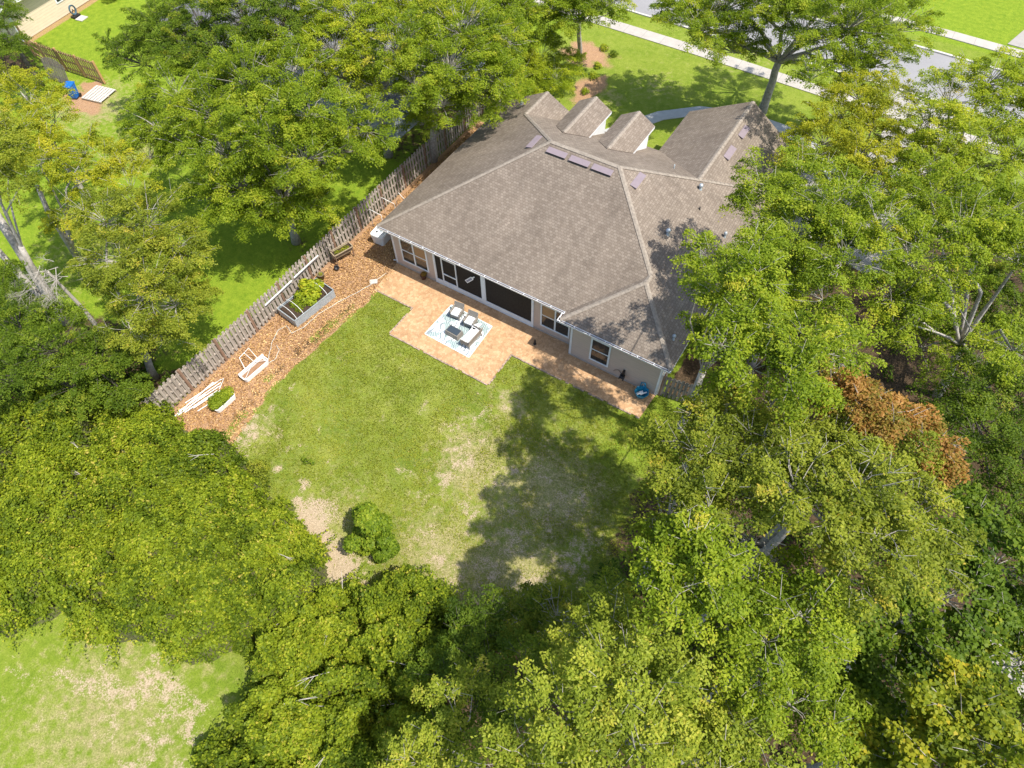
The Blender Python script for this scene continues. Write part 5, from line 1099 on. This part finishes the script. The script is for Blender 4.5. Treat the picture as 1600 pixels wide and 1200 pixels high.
# ---------------------------------------------------------------- vine thickets
def thicket(name, label, mounds, seed, n_leaf, cat='thicket'):
    rng = np.random.default_rng(seed); M = np.array(mounds, float)
    def H(x, y):
        h = np.zeros_like(x); x_, y_ = x, y
        x = x_ + 1.5 * (vnoise(x_ * .75, y_ * .75, seed + 20) - .5) + .6 * (vnoise(x_ * 2, y_ * 2, seed + 22) - .5); y = y_ + 1.5 * (vnoise(x_ * .75, y_ * .75, seed + 21) - .5) + .6 * (vnoise(x_ * 2, y_ * 2, seed + 23) - .5)
        for mx, my, mz, mr in M:
            d = np.hypot(x - mx, y - my) / mr; v = mz * np.sqrt(np.clip(1 - d ** 4, 0, 1)); h = np.maximum(h, v)
        m = h > 0
        rg = 1 - np.abs(2 * vnoise(x * .62 + 3, y * .62, seed + 9) - 1); rg2 = 1 - np.abs(2 * vnoise(x * 1.5, y * 1.5 + 7, seed + 10) - 1)
        t = -1.15 * rg ** 5 - .75 * rg2 ** 5 + .2 + .62 * (vnoise(x * .9, y * .9, seed) - .5) + .55 * (vnoise(x * 2.1, y * 2.1, seed + 1) - .5) + .32 * (vnoise(x * 4.3, y * 4.3, seed + 2) - .5)
        return np.where(m, np.maximum(h + t * np.clip(h, 0, 1.4), 0.0), 0)
    x0, x1, y0, y1 = (M[:, 0] - M[:, 3]).min(), (M[:, 0] + M[:, 3]).max(), (M[:, 1] - M[:, 3]).min(), (M[:, 1] + M[:, 3]).max()
    ox, oy = M[:, 0].mean(), M[:, 1].mean(); root = empty(name, (ox, oy, 0), 0, label, cat)
    # leafless inner tangle
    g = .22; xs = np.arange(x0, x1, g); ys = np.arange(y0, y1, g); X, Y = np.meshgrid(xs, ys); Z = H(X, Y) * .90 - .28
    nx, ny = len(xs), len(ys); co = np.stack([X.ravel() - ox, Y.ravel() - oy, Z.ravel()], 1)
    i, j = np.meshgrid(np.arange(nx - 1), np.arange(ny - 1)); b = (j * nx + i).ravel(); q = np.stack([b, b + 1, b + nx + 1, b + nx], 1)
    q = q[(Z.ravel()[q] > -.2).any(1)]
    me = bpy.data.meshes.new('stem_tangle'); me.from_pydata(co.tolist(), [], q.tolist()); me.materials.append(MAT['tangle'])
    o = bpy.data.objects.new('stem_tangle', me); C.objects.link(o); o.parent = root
    px = rng.uniform(x0, x1, n_leaf * 3); py = rng.uniform(y0, y1, n_leaf * 3); h = H(px, py); e = .12
    keep = h > .12; px, py, h = px[keep], py[keep], h[keep]
    gx = (H(px + e, py) - H(px - e, py)) / (2 * e); gy = (H(px, py + e) - H(px, py - e)) / (2 * e)
    wgt = np.sqrt(1 + np.minimum(gx ** 2 + gy ** 2, 9)); sel = rng.uniform(size=len(px)) < wgt / wgt.max() * 1.4; px, py, h, gx, gy = (a[sel] for a in (px, py, h, gx, gy))
    if len(px) > n_leaf: px, py, h, gx, gy = (a[:n_leaf] for a in (px, py, h, gx, gy))
    n = len(px); N0 = np.stack([-gx, -gy, np.ones(n)], 1); N0 /= np.linalg.norm(N0, axis=1)[:, None]
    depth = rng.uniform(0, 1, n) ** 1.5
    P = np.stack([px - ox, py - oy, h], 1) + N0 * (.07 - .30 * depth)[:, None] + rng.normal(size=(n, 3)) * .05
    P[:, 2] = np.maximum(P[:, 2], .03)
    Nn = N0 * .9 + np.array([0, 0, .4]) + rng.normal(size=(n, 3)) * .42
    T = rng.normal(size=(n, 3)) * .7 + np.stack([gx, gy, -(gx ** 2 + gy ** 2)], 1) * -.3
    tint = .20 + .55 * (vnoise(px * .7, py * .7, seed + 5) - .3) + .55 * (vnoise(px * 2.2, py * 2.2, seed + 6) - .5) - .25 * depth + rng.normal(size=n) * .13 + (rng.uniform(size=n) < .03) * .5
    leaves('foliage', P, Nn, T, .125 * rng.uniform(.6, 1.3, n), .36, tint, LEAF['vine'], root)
    # trailing runners: strings of leaves arching over the mass
    nr = n_leaf // 55; rx = rng.uniform(x0, x1, nr * 2); ry = rng.uniform(y0, y1, nr * 2); kk = H(rx, ry) > .5; rx, ry = rx[kk][:nr], ry[kk][:nr]; nr = len(rx)
    ang = vnoise(rx * .5, ry * .5, seed + 31) * 9 + rng.normal(size=nr) * .5; ln = rng.uniform(.45, 1.25, nr); m_ = 26
    tq = np.tile(np.linspace(0, 1, m_), nr); ri = np.repeat(np.arange(nr), m_)
    qx = rx[ri] + np.cos(ang[ri]) * ln[ri] * tq; qy = ry[ri] + np.sin(ang[ri]) * ln[ri] * tq
    hz = H(qx, qy); hz = np.maximum(hz, H(rx, ry)[ri] * (1 - tq * .9)); qz = hz + .06 + .22 * np.sin(tq * 2.6) * ln[ri] * rng.uniform(.2, 1, nr)[ri]
    jx = rng.normal(size=(nr * m_, 3)) * .045; P2_ = np.stack([qx - ox, qy - oy, qz], 1) + jx
    N2 = np.array([0, 0, 1.0]) + rng.normal(size=(nr * m_, 3)) * .45; T2 = np.stack([np.cos(ang[ri]), np.sin(ang[ri]), -tq * .6], 1) + rng.normal(size=(nr * m_, 3)) * .7
    tn = (.42 + .4 * (vnoise(rx * .7, ry * .7, seed + 5) - .5) + rng.normal(size=nr) * .2)[ri] + rng.normal(size=nr * m_) * .1 + .12 * tq
    leaves('runners', P2_, N2, T2, .105 * rng.uniform(.7, 1.25, nr * m_), .34, tn, LEAF['vine'], root)
    mb = MB(); random.seed(seed)
    for k in range(26):
        x = random.uniform(x0 + 1, x1 - 1); y = random.uniform(y0 + 1, y1 - 1); hh = float(H(np.array([x]), np.array([y]))[0])
        if hh < 1: continue
        t = random.uniform(0, 6.28); p = Vector((x - ox, y - oy, hh)); d = Vector((math.cos(t), math.sin(t), random.uniform(.1, .7))).normalized()
        L = random.uniform(.4, 1.0); q2 = p + d * L; mb.tube([p - d * .2, p.lerp(q2, .5) + Vector((0, 0, .05)), q2], [.02, .014, .005], 4, cap=False)
        for _ in range(3):
            d2 = (d + Vector((random.uniform(-1, 1), random.uniform(-1, 1), random.uniform(-.3, .3))) * .7).normalized(); s0 = p.lerp(q2, random.uniform(.3, .8)); mb.tube([s0, s0 + d2 * L * .5], [.011, .004], 3, cap=False)
    mb.build('bare_stems', MAT['dead_twig'], root)
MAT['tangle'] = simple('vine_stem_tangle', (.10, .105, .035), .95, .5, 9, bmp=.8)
thicket('vine_thicket', 'wide vine covered thicket between the left edge and the sandy lawn corner', TH_L, 61, 180000)
thicket('vine_thicket', 'vine covered thicket at the bottom edge between the meadow and the dark low tree', TH_C, 71, 125000)

# loose mulch chips and lawn blades: uncountable ground stuff
def edge_x(y): return np.interp(y, [-17, -15, -10.5, -8, -5, -3, -2.2], [1.2, .75, -.15, -.05, .25, .35, .35])
def scatter(name, x, y, z, size, wr, mat, seed, upness, tint):
    rng = np.random.default_rng(seed); n = len(x); P = np.stack([x, y, z], 1)
    N = np.array([0, 0, upness]) + rng.normal(size=(n, 3)) * .5; T = rng.normal(size=(n, 3)) * np.array([1, 1, .35])
    o = leaves(name, P, N, T, size, wr, tint, mat); o['kind'] = 'stuff'
rng = np.random.default_rng(77)
n_ = 36000; x = rng.uniform(-3.3, .9, n_); y = rng.uniform(-16, 13, n_); k_ = (x < edge_x(y) + .05) & ((y < -.2) | (x < -.1)); x, y = x[k_], y[k_]
chip = leaf_mat('mulch_chip', [(0, (.13, .07, .04)), (.4, (.40, .245, .135)), (.75, (.60, .42, .255)), (1, (.78, .64, .46))], (1, 1, 1), .02)
scatter('mulch_chips', x, y, rng.uniform(.0, .035, len(x)), rng.uniform(.05, .13, len(x)), .22, chip, 5, 1.2, rng.uniform(0, 1, len(x)) * .8 + .25 * (vnoise(x * 1.5, y * 1.5, 4) - .3))
n_ = 170000; x = rng.uniform(-.3, 19, n_); y = rng.uniform(-16.5, -.5, n_)
inside = (x > edge_x(y) + .1) & ((y < -2.32) | ((x > 16.9) & (y < -.6))) & ~((x > 2.85) & (x < 9.3) & (y > -4.5)) & (y > -16.2 + (x > 9) * -.0)
pk = vnoise(x * 1.6, y * 1.6, 91) * .6 + vnoise(x * 4, y * 4, 92) * .4; inside &= rng.uniform(size=n_) < np.clip(pk * 1.2 + .1, 0, 1)
for sx_, sy_, sr_ in [(q[0], q[1], q[2] * 1.15) for q in PATCH] + [(5.4, -14.2, .8), (6.6, -14.9, 1.0), (8.2, -15.7, 1.2), (9.4, -15.6, .8), (6, -15.3, .8), (10.6, -8.9, .8), (11, -10.2, .8), (12, -13.1, 1.2), (13.4, -13.4, 1), (9.7, -8.4, .6), (14.2, -7.4, .9), (12.8, -8.9, .9), (14.8, -11, 1.0), (16.4, -12.4, 1.2), (16, -7.6, 1)]:
    inside &= (np.hypot(x - sx_, y - sy_) / sr_ + rng.normal(size=n_) * .45 > .8)
x, y, pk = x[inside], y[inside], pk[inside]
blade = leaf_mat('grass_blade', [(0, (.155, .215, .026)), (.5, (.265, .325, .042)), (.85, (.37, .395, .075)), (1, (.50, .45, .18))], (1.1, 1.2, .6), .3)
dryness = np.exp(-((x - 12.5) / 3.5) ** 2 - ((y + 10.5) / 4.5) ** 2) * .3
scatter('grass', x, y, rng.uniform(-.01, .025, len(x)), rng.uniform(.05, .11, len(x)), .16, blade, 6, .8, .38 + .5 * (vnoise(x * .6, y * .6, 95) - .5) + rng.normal(size=len(x)) * .16 + dryness)

# undergrowth below the woods
def undergrowth(name, x0, x1, y0, y1, n, seed, keepf, pal, amp=.9):
    rng = np.random.default_rng(seed); x = rng.uniform(x0, x1, n); y = rng.uniform(y0, y1, n)
    d = vnoise(x * .5, y * .5, seed) * .6 + vnoise(x * 1.4, y * 1.4, seed + 1) * .4
    k = (d > .40) & keepf(x, y); x, y, d = x[k], y[k], d[k]; m_ = len(x)
    z = np.abs(rng.normal(size=m_)) * amp * (d - .38) * 2.2 + .05
    P = np.stack([x, y, z], 1); N = np.array([0, 0, .9]) + rng.normal(size=(m_, 3)) * .5
    tint = .25 + rng.normal(size=m_) * .15 + .5 * (vnoise(x * .9, y * .9, seed + 3) - .4)
    o = leaves(name, P, N, rng.normal(size=(m_, 3)), .14 * rng.uniform(.6, 1.3, m_), .36, tint, LEAF[pal]); o['kind'] = 'stuff'
undergrowth('undergrowth', 18.5, 44, -30, 14, 170000, 5, lambda x, y: (x > 19.2 + 1.2 * np.sin(y * .7)) & ((y < 9) | (x > 25)), 'dark')
undergrowth('undergrowth', -24, -4.0, -24, -11.5, 60000, 8, lambda x, y: (x < -4.2) & (y < -12.5), 'dark')
undergrowth('undergrowth', 12.5, 19, -26, -15, 40000, 9, lambda x, y: (y < -15.8 + .6 * np.sin(x)), 'dark')
# shrubs
def shrub(name, label, x, y, cs, rad, n, leaf, pal, seed, cat='bush', stem=True):
    t = empty(name, (x, y, 0), 0, label, cat)
    if stem:
        s = MB()
        for c in cs: s.tube([(0, 0, -.05), (c[0] * .4, c[1] * .4, c[2] * .5), (c[0], c[1], c[2])], [.035, .025, .01], 5, cap=False)
        s.build('stem', MAT['bark_dark'], t)
    foliage('foliage', cs, rad, n, leaf, pal, seed, t); return t
rs = random.Random(2)
cs = [(math.cos(a_) * .62 * rs.uniform(.5, 1.6), math.sin(a_) * .62 * rs.uniform(.5, 1.6), rs.uniform(.5, 1.9)) for a_ in np.linspace(0, 6.28, 13)] + [(rs.uniform(-.4, .4), rs.uniform(-.4, .4), rs.uniform(1.5, 2.5)) for _ in range(8)]
shrub('citrus_tree', 'round dark green bush standing alone on the bare corner of the lawn', 9.55, -14.05, cs, .42, 12500, (.14, .32), 'citrus', 31)
shrub('seedling', 'tiny dark seedling on the open lawn', 4.31, -12.7, [(0, 0, .2), (.15, .1, .2), (-.2, .05, .15), (.3, .12, .12)], .14, 160, (.1, .25), 'citrus', 32)
shrub('shrub', 'thin grey green shrub at the end of the mulch bed', 3.0, -14.6, [(0, 0, .6), (.4, .1, .7), (-.3, .3, .6), (.2, -.3, .5), (.6, -.2, .5), (-.1, .55, .45)], .42, 1500, (.09, .3), 'olive', 33)
for i, (x, y, s, lb) in enumerate([(1.35, 20.6, .35, 'little green plant on the front mulch bed nearest the roof'), (.6, 24.0, .35, 'small green plant on the mulch just below the dark trunk'), (.9, 26.0, .4, 'small bush on the mulch right of the dark trunk'), (-.1, 26.4, .4, 'low bush behind the dark trunk on the front bed'), (1.0, 22.6, .45, 'spreading green plant midway along the front mulch bed')]):
    shrub('garden_plant', lb, x, y, [(0, 0, s * .6), (s * .5, 0, s * .5), (-s * .4, s * .3, s * .5), (0, -s * .5, s * .4)], s * .6, 380, (.12, .22), 'bright' if i != 2 else 'dark', 50 + i, 'plant', False)
shrub('shrub', 'dark round shrub in front of the cream house wall', -40.2, 12.4, [(0, 0, .8), (.5, .4, .8), (-.3, .6, .9), (.4, -.5, .7)], .7, 1600, (.15, .35), 'dark', 71)
for i, (x, y, lb) in enumerate([(9.35, 14.3, 'green shrub in the gap between porch roof and garage roof'), (8.7, 15.6, 'leafy shrub by the front path next to the garage wall')]):
    shrub('shrub', lb, x, y, [(0, 0, .5), (.3, .3, .5), (-.3, .2, .45), (.1, -.3, .4)], .42, 900, (.1, .3), 'bright', 80 + i)
shrub('sapling', 'young broad leaved sapling just behind the fence by the planter box', -4.2, -1.15, [(0, 0, .8), (.1, .5, 1.1), (-.2, 1.0, 1.3), (.2, -.4, .6), (0, .9, 1.6)], .34, 420, (.19, .4), 'bright', 90)
shrub('shrub', 'low weedy shrub along the far side of the fence', -4.05, -3.9, [(0, 0, .3), (0, .7, .35), (0, 1.4, .4), (0, -.7, .3)], .34, 600, (.12, .35), 'bright', 91, stem=False)
